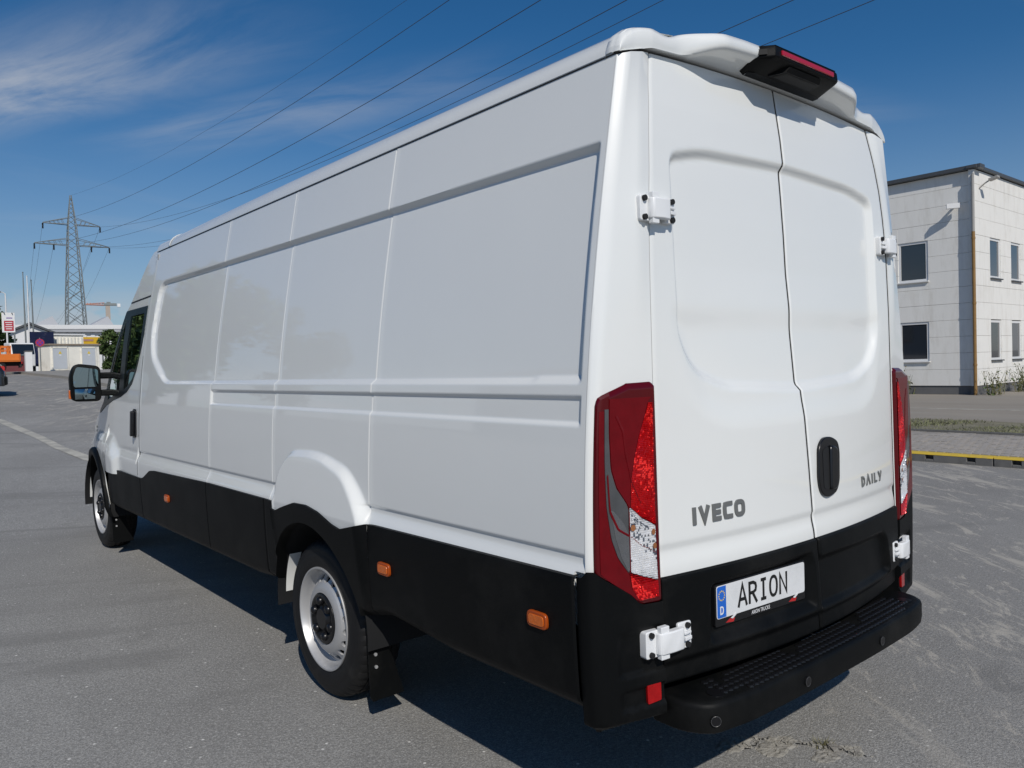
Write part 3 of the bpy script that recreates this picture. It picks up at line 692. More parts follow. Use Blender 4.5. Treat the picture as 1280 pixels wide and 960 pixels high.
# rear step bumper
FE = rounded([(-.742, .06), (-.745, -.05), (-.70, -.128), (-.55, -.155), (-.25, -.166), (.25, -.166), (.55, -.155), (.70, -.128), (.745, -.05), (.742, .06)], [.01, .06, .09, .1, .2, .2, .1, .09, .06, .01], 6)
def step_bumper():
    mb = MB(); rings = []
    cx, cy = 0.0, .0
    def ring(z, ins):
        o = []
        for (x, y) in FE:
            n = math.hypot(x*.16, y+.02)+1e-6
            o.append((x*(1-ins/.75), y+ins*(1 if y < -.02 else 0)*1.0, z))
        return o
    for z, ins in ((.366, .05), (.369, .012), (.376, .003), (.40, 0), (.446, .0), (.456, .0025), (.4605, .007), (.462, .014)): rings.append(ring(z, ins))
    mb.grid(np.array(rings), cv=True); n = len(FE)
    k = (len(rings)-1)*n; mb.f.append(tuple(range(k, k+n))); mb.m.append(0); mb.f.append(tuple(range(0, n))[::-1]); mb.m.append(0)
    st = mb.build('step_bumper', M['plastic'], van, smooth=35)
    # anti-slip studs in three trapezoid fields
    stud = bpy.data.meshes.new('tread_stud')
    V = []; nn = 6
    for r_, z_ in ((.0125, 0), (.0115, .003), (.007, .0045)):
        for k in range(nn): V.append((r_*1.15*math.cos(k*math.pi/3+.5), r_*math.sin(k*math.pi/3+.5), z_))
    F = [(i*nn+k, i*nn+(k+1) % nn, (i+1)*nn+(k+1) % nn, (i+1)*nn+k) for i in range(2) for k in range(nn)]+[tuple(range(2*nn, 3*nn))]
    stud.from_pydata(V, [], F); stud.materials.append(M['plastic_smooth'])
    cnt = 0
    for row in range(5):
        y = -.135+row*.0265
        for i in range(-26, 27):
            x = i*.0255+(.01275 if row % 2 else 0)
            m3 = ((x+.62) % .42)
            if abs(x) > .60: continue
            if row >= 2 and m3 < .042*(row-1) and x > -.55: continue
            if row == 0 and abs(x) > .52: continue
            o = bpy.data.objects.new('tread_stud', stud); col.objects.link(o); o.parent = st; o.location = (x, y+.012*(abs(x)/.6)**2, .4622); cnt += 1
    for x, a in ((-.625, 0), (.625, 0)):
        mb = MB(); mb.disc((x, -.085, .4628), .026, 'z', .003, 20); mb.build('step_plug', M['plastic_smooth'], st, bevel=.001)
    for x, y, an in ((-.690, -.1300, -.62), (-.255, -.1665, 0), (.255, -.1665, 0)):
        mb = MB(); ax = np.array([math.sin(an), -math.cos(an), 0]); c0 = np.array([x, y, .414])
        mb.tube([c0-ax*.01, c0+ax*.002], .0155, 18); o = mb.build('parking_sensor', M['plastic_smooth'], st)
        mb = MB(); th = np.linspace(0, 2*math.pi, 20, endpoint=False); rt = np.array([math.cos(an), math.sin(an), 0])
        mb.tube([c0+ax*.002+.0145*(math.cos(t)*rt+math.sin(t)*np.array([0, 0, 1.])) for t in np.append(th, th[:1])], .0010, 6); mb.build('sensor_ring', M['ring'], o)
step_bumper()

# brake lamp pod with camera on the roof cap
def brake_pod():
    mb = MB()
    f_ = [(-.208, -.070), (.208, -.070)]; bk = [(-.262, .055), (.262, .055)]
    def lvl(z, k, yb): return [(-.262*k, yb, z), (-.255*k, .0, z), (-.200*k, -.068+(1-k)*.2, z), (.200*k, -.068+(1-k)*.2, z), (.255*k, .0, z), (.262*k, yb, z)]
    L = [[(-.225, .040, 2.378), (-.222, .020, 2.380), (-.195, .012, 2.381), (.195, .012, 2.381), (.222, .020, 2.380), (.225, .040, 2.378)],
         lvl(2.405, 1.0, .05), lvl(2.412, 1.012, .05), lvl(2.440, 1.0, .055), lvl(2.450, .97, .055)]
    L[1] = [(-.262, .05, 2.412), (-.255, .0, 2.410), (-.205, -.058, 2.405), (.205, -.058, 2.405), (.255, .0, 2.410), (.262, .05, 2.412)]
    mb.grid(np.array(L)); mb.f.append(tuple(range(24, 30))); mb.m.append(0); mb.f.append(tuple(range(0, 6))[::-1]); mb.m.append(0)
    pod = mb.build('brake_lamp_pod', M['plastic'], van, bevel=.004, smooth=30, recalc=False)
    mb = MB(); mb.box((0, -.0695, 2.4285), (.335, .010, .017)); mb.build('brake_light', M['red_lens3'], pod, bevel=.003)
    mb = MB(); mb.grid(np.array([[(-.10, -.060, 2.402), (.10, -.060, 2.402)], [(-.108, -.050, 2.386), (.108, -.050, 2.386)], [(-.135, -.002, 2.381), (.135, -.002, 2.381)], [(-.14, .012, 2.392), (.14, .012, 2.392)]]))
    mb.add([(-.10, -.060, 2.402), (-.108, -.050, 2.386), (-.135, -.002, 2.381), (-.14, .012, 2.392)], [(0, 1, 2, 3)]); mb.add([(.10, -.060, 2.402), (.108, -.050, 2.386), (.135, -.002, 2.381), (.14, .012, 2.392)], [(3, 2, 1, 0)])
    h = mb.build('camera_hood', M['plastic'], pod, smooth=30)
    mb = MB(); mb.grid(np.array([[(-.095, -.044, 2.3843), (.095, -.044, 2.3843)], [(-.118, -.006, 2.3803), (.118, -.006, 2.3803)]])); mb.build('camera_window', M['seam'], pod)
    for s in (-1, 1):
        mb = MB(); mb.box((s*.2345, -.0335, 2.427), (.006, .044, .017), rz=-s*.70); mb.build('side_vent', M['seam'], pod)
M['red_lens3'] = mat('brake_light_red', (.42, .006, .02), .25, var=.1, vscale=40, coat=.8)
brake_pod()

# ------------------------------------------------------------------ cab
TP = lambda y: float(np.interp(y, [4.45, 4.8, 5.2, 5.5, 5.8, 6.0, 6.2, 6.4, 6.6, 6.88], [1, .998, .992, .982, .962, .94, .91, .87, .81, .64]))
ZS = lambda y: float(np.interp(y, [4.45, 4.56, 4.66, 4.76, 4.88, 5.0, 5.09, 5.15, 5.21, 5.31, 5.41, 5.5, 5.6, 5.75, 6.0, 6.2, 6.45, 6.65, 6.8, 6.88], [2.335, 2.335, 2.285, 2.205, 2.095, 1.990, 1.935, 1.86, 1.775, 1.635, 1.475, 1.335, 1.24, 1.165, 1.08, 1.01, .93, .85, .75, .66]))
WLO = lambda y: float(np.interp(y, [4.50, 4.54, 4.60, 4.69, 4.82, 5.0, 5.24, 5.5, 5.75], [1.72, 1.60, 1.48, 1.385, 1.325, 1.285, 1.255, 1.205, 1.14]))
WHI = lambda y: min(1.94, ZS(y)-.004)
def ZLOW(y):
    if abs(y-FW) < .44: return HZ+math.sqrt(.44**2-(y-FW)**2)
    return float(np.interp(y, [4.45, 5.38, 5.4, 6.2, 6.9], [.70, .70, .45, .45, .45]))
def cab(mirror):
    fp = rounded([(4.93, .3), (4.95, .86), (5.08, .935), (5.2, 1.01), (5.75, 1.02), (6.2, .98), (6.55, .88), (6.7, .3)], [0, .04, .05, .10, .1, .1, .1, 0], 4)
    fl = lambda y, z: .018*float(S((.893-z)/.062))*float(S((5.5-y)/.3))-.007*float(S((.912-z)/.01))*float(S((z-.80)/.09))*float(S((5.15-y)/.4))+float(S(-sdpoly(np.array(y), np.array(z), fp)/.13))*float(np.interp(z, [.4, .8, 1.02], [.036, .038, .030]))
    pt = lambda y, z: (-(float(XP(z))*TP(y)+fl(y, z)), y, z)
    ys = np.unique(np.round(np.concatenate([np.linspace(4.453, 6.88, 130), FW+.4399*np.cos(np.linspace(0, math.pi, 30)), [4.50, 4.54, 5.75]]), 4))
    lo, up = [], []
    for y in ys:
        top = ZS(y) if not (4.50 <= y <= 5.75) else WLO(y)
        z0 = min(ZLOW(y), top-.02); lo.append([pt(y, z) for z in z0+(top-z0)*np.linspace(0, 1, 56)])
    mb = MB(); mb.grid(np.array(lo)); fd = mb.build('cab_side', M['paint'], van, smooth=45, mirror=mirror, flip=True)
    # header above the window
    P = [[pt(y, z) for z in np.linspace(WHI(y), ZS(y), 8)] for y in np.linspace(4.50, 5.12, 40)]
    mb = MB(); mb.grid(np.array(P)); mb.grid(np.array([[pt(4.453, z) for z in np.linspace(WLO(4.5), ZS(4.453), 20)], [pt(4.50, z) for z in np.linspace(WLO(4.5), ZS(4.5), 20)]]))
    mb.build('door_header', M['paint'], van, smooth=45, mirror=mirror, flip=True)
    # black window surround with openings
    off = lambda p, d: (p[0]-d, p[1], p[2])
    gl = lambda y: WLO(y)+.035; gh = lambda y: WHI(y)-.05
    mb = MB()
    wy = np.linspace(4.50, 5.75, 110); G = []
    for y in wy:
        a, b = WLO(y), WHI(y); b = max(b, a+.004); g0, g1 = a+.035, min(b-.05, ZS(y)-.075)
        solid = y < 4.55 or 4.935 < y < 5.045 or y > 5.43 or g1 <= g0+.01
        G.append((y, a, b, g0, g1, solid))
    for k in range(len(G)-1):
        y0, a0, b0, g00, g10, s0 = G[k]; y1, a1, b1, g01, g11, s1 = G[k+1]
        quad = lambda z00, z01, z10, z11: mb.add([off(pt(y0, z00), .004), off(pt(y1, z10), .004), off(pt(y1, z11), .004), off(pt(y0, z01), .004)], [(0, 1, 2, 3)])
        if s0 or s1:
            n = 8
            for i in range(n): quad(a0+(b0-a0)*i/n, a0+(b0-a0)*(i+1)/n, a1+(b1-a1)*i/n, a1+(b1-a1)*(i+1)/n)
        else: quad(a0, g00, a1, g01); quad(g10, b0, g11, b1)
    sr = mb.build('window_surround', M['plastic_smooth'], van, smooth=45, mirror=mirror)
    for (ya, yb_) in ((4.53, 4.95), (5.03, 5.45)):
        P = [[off(pt(y, z), -.003) for z in np.linspace(WLO(y)+.025, max(min(WHI(y)-.03, ZS(y)-.06), WLO(y)+.026), 8)] for y in np.linspace(ya, yb_, 16)]
        mb = MB(); mb.grid(np.array(P)); mb.build('side_window', M['cab_glass'], sr, smooth=60, mirror=mirror)
    # door seams and handle
    mb = MB(); mb.grid(np.array([[off(pt(y, z0_), .0025) for z0_ in (2.002-.022*(y-4.46), 2.012-.022*(y-4.46))] for y in np.linspace(4.462, 4.985, 12)])); mb.build('header_seam', M['seam'], fd, mirror=mirror)
    mb = MB(); sm = []
    for z in np.linspace(.74, 1.58, 20): sm.append([off(pt(4.456, z), .0008), off(pt(4.462, z), .0012)])
    mb.grid(np.array(sm)); mb.build('door_seam', M['seam'], fd, mirror=mirror)
    X = float(XP(1.10))
    f = lambda p, d: np.array([-(float(XP(p[1]))*TP(p[0])+d), p[0], p[1]])
    mb = MB(); mb.prism(rounded([(4.52, 1.00), (4.60, .995), (4.61, 1.19), (4.585, 1.205), (4.535, 1.20)], .03, 4), f, 0, .012); h = mb.build('cab_door_handle', M['plastic_smooth'], van, bevel=.003, smooth=40, mirror=mirror)
    mb = MB(); mb.prism(rounded([(4.535, 1.01), (4.575, 1.01), (4.575, 1.19), (4.54, 1.19)], .015, 4), f, .014, .036); mb.build('handle_grip', M['plastic_smooth'], h, bevel=.004, smooth=40, mirror=mirror)
    # front arch trim
    P = []
    for a in np.linspace(-12, 192, 44):
        r = []
        for rr_, d_ in ((.435, -.06), (.436, .018), (.450, .030), (.485, .030), (.498, .018), (.50, .0)):
            y = FW+rr_*math.cos(R(a)); z = max(.33, HZ+rr_*math.sin(R(a))); r.append((-(float(XP(max(z, .45)))*TP(y)+d_+fl(y, z)), y, z))
        P.append(r)
    mb = MB(); mb.grid(np.array(P)); mb.build('wheel_arch_trim', M['plastic'], van, smooth=45, mirror=mirror, flip=False)
    # vent slots on the front quarter
    for k in range(3):
        mb = MB(); mb.prism(rounded([(5.93, 1.01-.035*k), (5.99, 1.005-.035*k), (5.99, 1.022-.035*k), (5.93, 1.027-.035*k)], .004, 2), f, -.004, .004); mb.build('quarter_vent', M['badge'], fd, mirror=mirror)
for mi in (False, True): cab(mi)
def cab_top():
    ys = np.linspace(4.453, 6.88, 120); P = []
    for y in ys:
        z = ZS(y); x = float(XP(z))*TP(y); cr = float(np.interp(y, [4.45, 4.7, 4.9, 5.4, 6.1, 6.7, 6.88], [.13, .14, .16, .18, .12, .10, .05]))
        P.append([(x*t, y, z+cr*(1-abs(t)**2.4)) for t in np.linspace(-1, 1, 31)])
    P = np.array(P); mb = MB(); i0 = int(np.searchsorted(ys, 5.04)); i1 = int(np.searchsorted(ys, 5.66))
    a = MB(); a.grid(P[:i0+1]); a.build('cab_roof', M['paint'], van, smooth=50)
    a = MB(); a.grid(P[i0:i1+1]); a.build('windscreen', M['cab_glass'], van, smooth=50)
    a = MB(); a.grid(P[i1:]); a.build('bonnet', M['paint'], van, smooth=50)
    e = P[-1]; b = e.copy(); b[:, 2] = .40; a = MB(); a.grid(np.stack([e, b], 0)); a.build('front_bumper', M['plastic'], van)
cab_top()
for s in (-1, 1):
    mb = MB(); mb.box((s*.46, 4.75, 1.02), (.48, .5, .16)); mb.box((s*.46, 4.60, 1.38), (.46, .16, .62), rx=.15); mb.box((s*.46, 4.545, 1.74), (.26, .10, .20)); mb.build('cab_seat', M['seat'], van, bevel=.04, smooth=40)
mb = MB(); mb.box((0, 5.55, 1.08), (1.80, .5, .25)); mb.build('dashboard', M['plastic'], van, bevel=.05)
mb = MB(); mb.box((0, 4.43, 1.45), (1.66, .02, 1.7)); mb.build('bulkhead', M['seat'], van)
# wing mirror
def mirror_unit(mi):
    e = empty('wing_mirror', (0, 0, 0), parent=van)
    cy = 5.30; mb = MB()
    out = rounded([(-1.255, 1.255), (-1.045, 1.250), (-1.045, 1.525), (-1.225, 1.550), (-1.262, 1.45)], [.05, .04, .04, .05, .05], 6)
    rings = []
    c0 = np.mean(out, 0)
    for d, k in ((-.02, .93), (-.015, .985), (.0, 1.0), (.05, .98), (.10, .86), (.13, .6)): rings.append([(c0[0]+(p[0]-c0[0])*k, cy+d, c0[1]+(p[1]-c0[1])*k) for p in out])
    mb.grid(np.array(rings), cv=True); n = len(out); mb.f.append(tuple(range(5*n, 6*n))[::-1]); mb.m.append(0); mb.f.append(tuple(range(0, n))); mb.m.append(0)
    mb.build('mirror_housing', M['plastic'], e, smooth=40, mirror=mi)
    g1 = rounded([(-1.238, 1.365), (-1.068, 1.365), (-1.066, 1.500), (-1.215, 1.522), (-1.240, 1.45)], .02, 5); g2 = rounded([(-1.228, 1.275), (-1.070, 1.270), (-1.068, 1.352), (-1.236, 1.352)], .02, 5)
    mb = MB(); mb.prism(g1, lambda p, d: np.array([p[0], cy-.0215-d+.10*(p[1]-1.44)*0, p[1]]), 0, .002); mb.build('mirror_glass', M['mirror'], e, mirror=mi)
    mb = MB(); P = [[(x, cy-.024-.012*(1-((x+1.16)/.08)**2)*(1-((z-1.31)/.05)**2), z) for z in np.linspace(1.272, 1.350, 8)] for x in np.linspace(-1.232, -1.094, 10)]; mb.grid(np.array(P)); mb.build('wide_angle_glass', M['mirror'], e, smooth=60, mirror=mi)
    for z in (1.45, 1.315):
        mb = MB(); mb.box((-1.0, cy+.03, z), (.20, .07, .05)); mb.build('mirror_arm', M['plastic'], e, bevel=.012, mirror=mi)
    mb = MB(); mb.box((-1.256, cy+.040, 1.31), (.014, .05, .07)); mb.build('mirror_indicator', M['amber'], e, bevel=.006, mirror=mi)
for mi in (False, True): mirror_unit(mi)

# ------------------------------------------------------------------ underbody and wheel wells
mb = MB(); mb.box((0, 3.77, .52), (1.5, 3.1, .18)); mb.box((0, .70, .60), (1.5, 1.1, .16)); mb.box((0, 6.5, .5), (1.3, .4, .2)); mb.box((0, .36, .47), (1.7, .5, .05)); mb.build('underbody', M['liner'], van)
for s in (-1, 1):
    mb = MB(); mb.box((s*.36, 3.3, .50), (.10, 6.0, .16)); mb.build('chassis_rail', M['liner'], van)
mb = MB(); mb.tube([(-.8, RW, HZ), (.8, RW, HZ)], .06, 12); mb.lathe([(-.14, .02), (-.12, .12), (0, .17), (.12, .12), (.14, .02)], 16, c=(0, RW, HZ)); mb.build('rear_axle', M['liner'], van, smooth=40)
def well(yc, mirror, rad):
    th = np.radians(np.linspace(-5, 185, 30)); mb = MB()
    mb.grid(np.array([[(x, yc+rad*math.cos(t), HZ+rad*math.sin(t)) for x in (-1.0, -.60)] for t in th]))
    mb.add([(-.60, yc+rad*math.cos(t), HZ+rad*math.sin(t)) for t in th], [tuple(range(len(th)))])
    mb.build('wheel_well', M['liner'], van, smooth=40, mirror=mirror)
    th = np.radians(np.linspace(3, 30, 10)); mb = MB()
    mb.grid(np.array([[(x, yc+(rad-.006)*math.cos(t), HZ+(rad-.006)*math.sin(t)) for x in (-.96, -.90-.0*t)] for t in th])); mb.build('wheel_well_edge', M['paint_plain'], van, smooth=40, mirror=mirror)
for mi in (False, True): well(RW, mi, RC_+.006); well(FW, mi, .446)

# wheels: built once facing -X, then copied
def wheel_meshes():
    T = [(.016, .216), (.006, .228), (.001, .25), (0, .272), (.002, .285), (.0035, .288), (.003, .30), (.008, .316), (.018, .330), (.032, .340), (.046, .3445), (.064, .346), (.065, .339), (.073, .339), (.074, .3465), (.10, .347), (.101, .339), (.109, .339), (.110, .347), (.14, .3465), (.141, .339), (.149, .339), (.15, .3455), (.17, .344), (.186, .338), (.205, .322), (.215, .30), (.218, .27), (.212, .235), (.2, .216)]
    def mod(k, i):
        if 8 <= k <= 11 or 22 <= k <= 25: return -.0055 if i % 3 == 0 else 0
        if 14 <= k <= 15 or 18 <= k <= 19: return -.004 if i % 4 == 0 else 0
        return 0
    t = MB(); t.lathe(T, 144, sgn=1, mod=mod)
    tyre = t.build('tyre', M['rubber'], None, smooth=32, flip=True)
    r = MB(); r.lathe([(.018, .214), (.006, .2265), (.001, .2255), (.001, .219), (.012, .2135), (.030, .2085), (.048, .205), (.056, .199), (.0555, .190)], 96)
    # disc with a ring of vent holes
    n = 18; r0, r1, a0, a1 = .150, .190, .016, .055
    for k in range(n):
        c = (k+.5)*2*math.pi/n; half = math.pi/n; O = []; I = []
        for j in range(16):
            b = j*2*math.pi/16; x, y = math.cos(b), math.sin(b); m_ = max(abs(x), abs(y)); O.append((x/m_, y/m_)); I.append((x, y))
        V = []
        for (x, y) in O: rad = (r0+r1)/2+x*(r1-r0)/2; an = c+y*half; V.append((a0+(a1-a0)*(x+1)/2, rad*math.cos(an), rad*math.sin(an)))
        for (x, y) in I: rad = .170+x*.0160; an = c+y*.0175/.170; V.append((a0+(a1-a0)*((rad-r0)/(r1-r0)), rad*math.cos(an), rad*math.sin(an)))
        for (x, y) in I: rad = .170+x*.0150; an = c+y*.0165/.170; V.append((.012+a0+(a1-a0)*((rad-r0)/(r1-r0)), rad*math.cos(an), rad*math.sin(an)))
        F = [(j, (j+1) % 16, 16+(j+1) % 16, 16+j) for j in range(16)]+[(16+j, 16+(j+1) % 16, 32+(j+1) % 16, 32+j) for j in range(16)]
        r.add(V, F)
    r.lathe([(.016, .150), (.010, .140), (.006, .126), (.006, .113), (.012, .108), (.03, .104)], 96)
    rim = r.build('rim', M['steel'], None, smooth=35)
    h = MB(); h.lathe([(.030, .111), (.002, .109), (-.002, .102), (.000, .090), (.010, .074), (.012, .060), (.004, .050), (-.004, .044), (-.004, .0)], 48)
    for k in range(6):
        a = k*math.pi/3+.3; h.tube([(.020, .078*math.cos(a), .078*math.sin(a)), (.000, .078*math.cos(a), .078*math.sin(a)), (-.009, .078*math.cos(a), .078*math.sin(a)), (-.013, .078*math.cos(a), .078*math.sin(a))], [.021, .020, .016, .008], 12)
    hub = h.build('hub_cap', M['plastic_smooth'], None, smooth=40)
    b = MB(); b.lathe([(.20, .20), (.09, .198), (.09, .0)], 32); back = b.build('brake_disc', M['liner'], None, smooth=40)
    return [tyre, rim, hub, back]
WM = wheel_meshes(); first = True
for (x, y, s) in ((-.985, RW, 0), (-.975, FW, 0), (.985, RW, 1), (.975, FW, 1)):
    wv = empty('wheel', (x, y, .347), rz=math.pi*s, parent=van)
    for o in WM:
        k = o if first else o.copy()
        if not first: col.objects.link(k)
        k.parent = wv
    first = False
def mud_flap(y, mirror):
    mb = MB(); P = [(-.985, .46), (-.985, .125), (-.975, .105), (-.83, .105), (-.93, .46)]
    mb.prism(P, lambda p, d: np.array([p[0], y+d+.05*(p[1]-.4), p[1]]), 0, .006)
    o = mb.build('mud_flap', M['rubber'] if False else M['plastic'], van, mirror=mirror)
    for z in (.24, .29, .41):
        b = MB(); b.tube([(-.955, y+.05*(z-.4)-.006, z), (-.955, y+.05*(z-.4)+.001, z)], .007, 8); b.build('flap_rivet', M['steel'], o, mirror=mirror)
for mi in (False, True): mud_flap(RW-.40, mi); mud_flap(FW-.42, mi)

# ================================================================== surroundings
def ground_material(name, tint=1.0):
    m = bpy.data.materials.new(name); m.use_nodes = True; nt = m.node_tree; n = nt.nodes; l = nt.links; b = n['Principled BSDF']
    tc = n.new('ShaderNodeTexCoord'); P = tc.outputs['Object']
    def noise(scale, detail=4, rough=.5, stretch=None, rot=0, dist=0):
        v = P
        if stretch:
            m0 = n.new('ShaderNodeMapping'); m0.inputs['Rotation'].default_value = (0, 0, R(rot)); l.new(P, m0.inputs[0])
            mp = n.new('ShaderNodeMapping'); mp.inputs['Scale'].default_value = stretch; l.new(m0.outputs[0], mp.inputs[0]); v = mp.outputs[0]
        z = n.new('ShaderNodeTexNoise'); z.inputs['Scale'].default_value = scale; z.inputs['Detail'].default_value = detail; z.inputs['Roughness'].default_value = rough; z.inputs['Distortion'].default_value = dist
        l.new(v, z.inputs['Vector']); return z.outputs['Fac']
    def mr(v, a, b_, c=0, d=1):
        q = n.new('ShaderNodeMapRange'); q.interpolation_type = 'SMOOTHSTEP'
        for k, x in zip(('From Min', 'From Max', 'To Min', 'To Max'), (a, b_, c, d)): q.inputs[k].default_value = x
        l.new(v, q.inputs['Value']); return q.outputs[0]
    def mul(a, b_, op='MULTIPLY'):
        q = n.new('ShaderNodeMath'); q.operation = op
        for i, x in enumerate((a, b_)):
            if isinstance(x, (int, float)): q.inputs[i].default_value = x
            else: l.new(x, q.inputs[i])
        return q.outputs[0]
    def mix(f, a, b_, mode='MIX'):
        q = n.new('ShaderNodeMixRGB'); q.blend_type = mode
        if isinstance(f, (int, float)): q.inputs[0].default_value = f
        else: l.new(f, q.inputs[0])
        for i, x in ((1, a), (2, b_)):
            if isinstance(x, tuple): q.inputs[i].default_value = x+(1,)
            else: l.new(x, q.inputs[i])
        return q.outputs[0]
    sep = n.new('ShaderNodeSeparateXYZ'); l.new(P, sep.inputs[0])
    g = lambda v: (v*1.02*tint, v*1.0*tint, v*.945*tint)
    c = mix(mr(noise(.35, 5, .6), .3, .7), g(.090), g(.162))                    # large tone patches
    c = mix(mr(noise(1.7, 6, .62, (1, .45, 1), 25), .42, .72, 0, .6), c, g(.085))    # darker worn zones
    c = mix(mr(noise(38, 3, .7), .46, .62, 0, .55), c, g(.070))
    c = mix(mr(noise(58, 3, .7), .50, .64, 0, .60), c, g(.20))
    c = mix(mr(noise(12, 6, .75), .50, .70, 0, .45), c, g(.082))
    c = mix(mr(noise(5.5, 7, .75, (1, .6, 1), 40), .52, .68, 0, .35), c, g(.165))
    c = mix(mr(noise(88, 3, .75), .44, .58, 0, .62), c, g(.066))
    c = mix(mr(noise(104, 3, .75), .53, .64, 0, .62), c, g(.225))
    c = mix(mr(noise(150, 2, .6), .40, .66, 0, .5), c, g(.060))                # aggregate, dark grains
    c = mix(mr(noise(210, 2, .6), .52, .72, 0, .65), c, g(.21))               # aggregate, pale grains
    vo = n.new('ShaderNodeTexVoronoi'); vo.inputs['Scale'].default_value = 16; l.new(P, vo.inputs['Vector'])
    spk = mul(mr(vo.outputs['Distance'], .12, .07), mr(noise(7, 2), .50, .58)); c = mix(mul(spk, .9), c, g(.30))
    # dried mud dragged by wheels on the far (right) side of the yard
    right = mr(sep.outputs[0], -.2, 1.6)
    st = mr(noise(1.0, 14, .78, (3.2, .75, 1), 33, .5), .53, .60)
    st2 = mr(noise(2.3, 14, .8, (2.8, .7, 1), 52, .4), .545, .61)
    mud = mul(mul(mul(st, st2, 'MAXIMUM'), right), .90); c = mix(mud, c, (.215*tint, .20*tint, .172*tint))
    blot = mul(mul(mr(noise(2.6, 12, .75, (2.2, .7, 1), 50, .5), .585, .63), mr(noise(.5, 3), .45, .6)), mul(right, .85)); c = mix(blot, c, (.235*tint, .222*tint, .195*tint))
    c = mix(mul(right, .55), c, mix(.5, c, (.090*tint, .083*tint, .074*tint)))
    # old tyre arcs and faint bitumen stains on the near left
    tr = mul(mr(noise(.7, 5, .6, (.35, 2.6, 1), 30, .8), .54, .66), .50); c = mix(tr, c, g(.075))
    stn = mul(mr(noise(1.15, 4, .55), .63, .74), .45); c = mix(stn, c, g(.06))
    l.new(c, b.inputs['Base Color']); b.inputs['Roughness'].default_value = .86; b.inputs['Specular IOR Level'].default_value = .35
    h = mul(mul(noise(110, 3, .7), 1.0), mul(noise(42, 3, .6), .6), 'ADD')
    bp = n.new('ShaderNodeBump'); bp.inputs['Strength'].default_value = .9; bp.inputs['Distance'].default_value = .006; l.new(h, bp.inputs['Height']); l.new(bp.outputs[0], b.inputs['Normal'])
    return m
M['asphalt'] = ground_material('asphalt', 2.45)
def sheet(name, xs, ys, z_off, m, thick=0.0, kind='structure', parent=None):
    mb = MB(); mb.grid(np.array([[(x, y, gz(x, y)+z_off) for y in ys] for x in xs]))
    if thick:
        for line in ([(xs[0], y) for y in ys], [(xs[-1], y) for y in ys], [(x, ys[0]) for x in xs], [(x, ys[-1]) for x in xs]):
            mb.grid(np.array([[(x, y, gz(x, y)+z_off), (x, y, gz(x, y)+z_off-thick)] for x, y in line]))
    return mb.build(name, m, parent, smooth=40, kind=kind)
xs = np.concatenate([[-900, -300, -80], np.linspace(-30, 13, 23), np.linspace(13.5, 23, 20), [30, 60, 150, 400, 1200]])
ys = np.concatenate([[-400, -120, -40, -15], np.linspace(-8, 80, 89), [110, 200, 400, 900, 2500]])
road = sheet('road', xs, ys, 0, M['asphalt'])
tag(road, 'worn grey asphalt yard and road')

# pale joint strip crossing the road on the left
M['joint'] = mat('pale_joint', (.46, .44, .38), .9, var=.35, vscale=5, bump=.004, bscale=60, dirt=((.25, .24, .22), 3, .45, .6, .6))
mb = MB(); J = [(.55, 9.0), (.35, 10.2), (.16, 11.6), (.03, 13.2), (-.02, 14.8), (-.08, 16.4), (-.2, 18.1), (-.45, 20.5), (-.9, 24)]
mb.grid(np.array([[(x-.085+.025*math.sin(k*2.1), y, gz(x, y)+.004), (x+.085+.02*math.sin(k*3.3), y, gz(x, y)+.004)] for k, (x, y) in enumerate(J)])); mb.build('joint_strip', M['joint'], kind='structure')

# broken patch of old surfacing behind the van, with a tuft in the crack
M['patch'] = mat('broken_patch', (.30, .285, .25), .92, var=.35, vscale=7, bump=.012, bscale=45, detail=8, dirt=((.17, .16, .145), 9, .5, .62, .7))
def patch(name, cx, cy, r, seed, h):
    q = np.random.default_rng(seed); n = 36; th = np.linspace(0, 2*math.pi, n, endpoint=False); mb = MB()
    rad = r*(.72+.45*q.random(n)); rad = (rad+np.roll(rad, 1))/2
    rows = [[(cx+rad[k]*f*math.cos(t)*1.5, cy+rad[k]*f*math.sin(t)*.8, z+(q.random()-.5)*h*.7) for k, t in enumerate(th)] for f, z in ((1.0, -.002), (.95, h*.6), (.8, h), (.55, h*.8), (.3, h), (.05, h*.9))]
    mb.grid(np.array(rows), cv=True); mb.build(name, M['patch'], kind='structure')
patch('road_patch', .035, .130, .07, 1, .005); patch('road_patch', -.06, .245, .060, 3, .005); patch('road_patch', .11, -.03, .05, 5, .004)
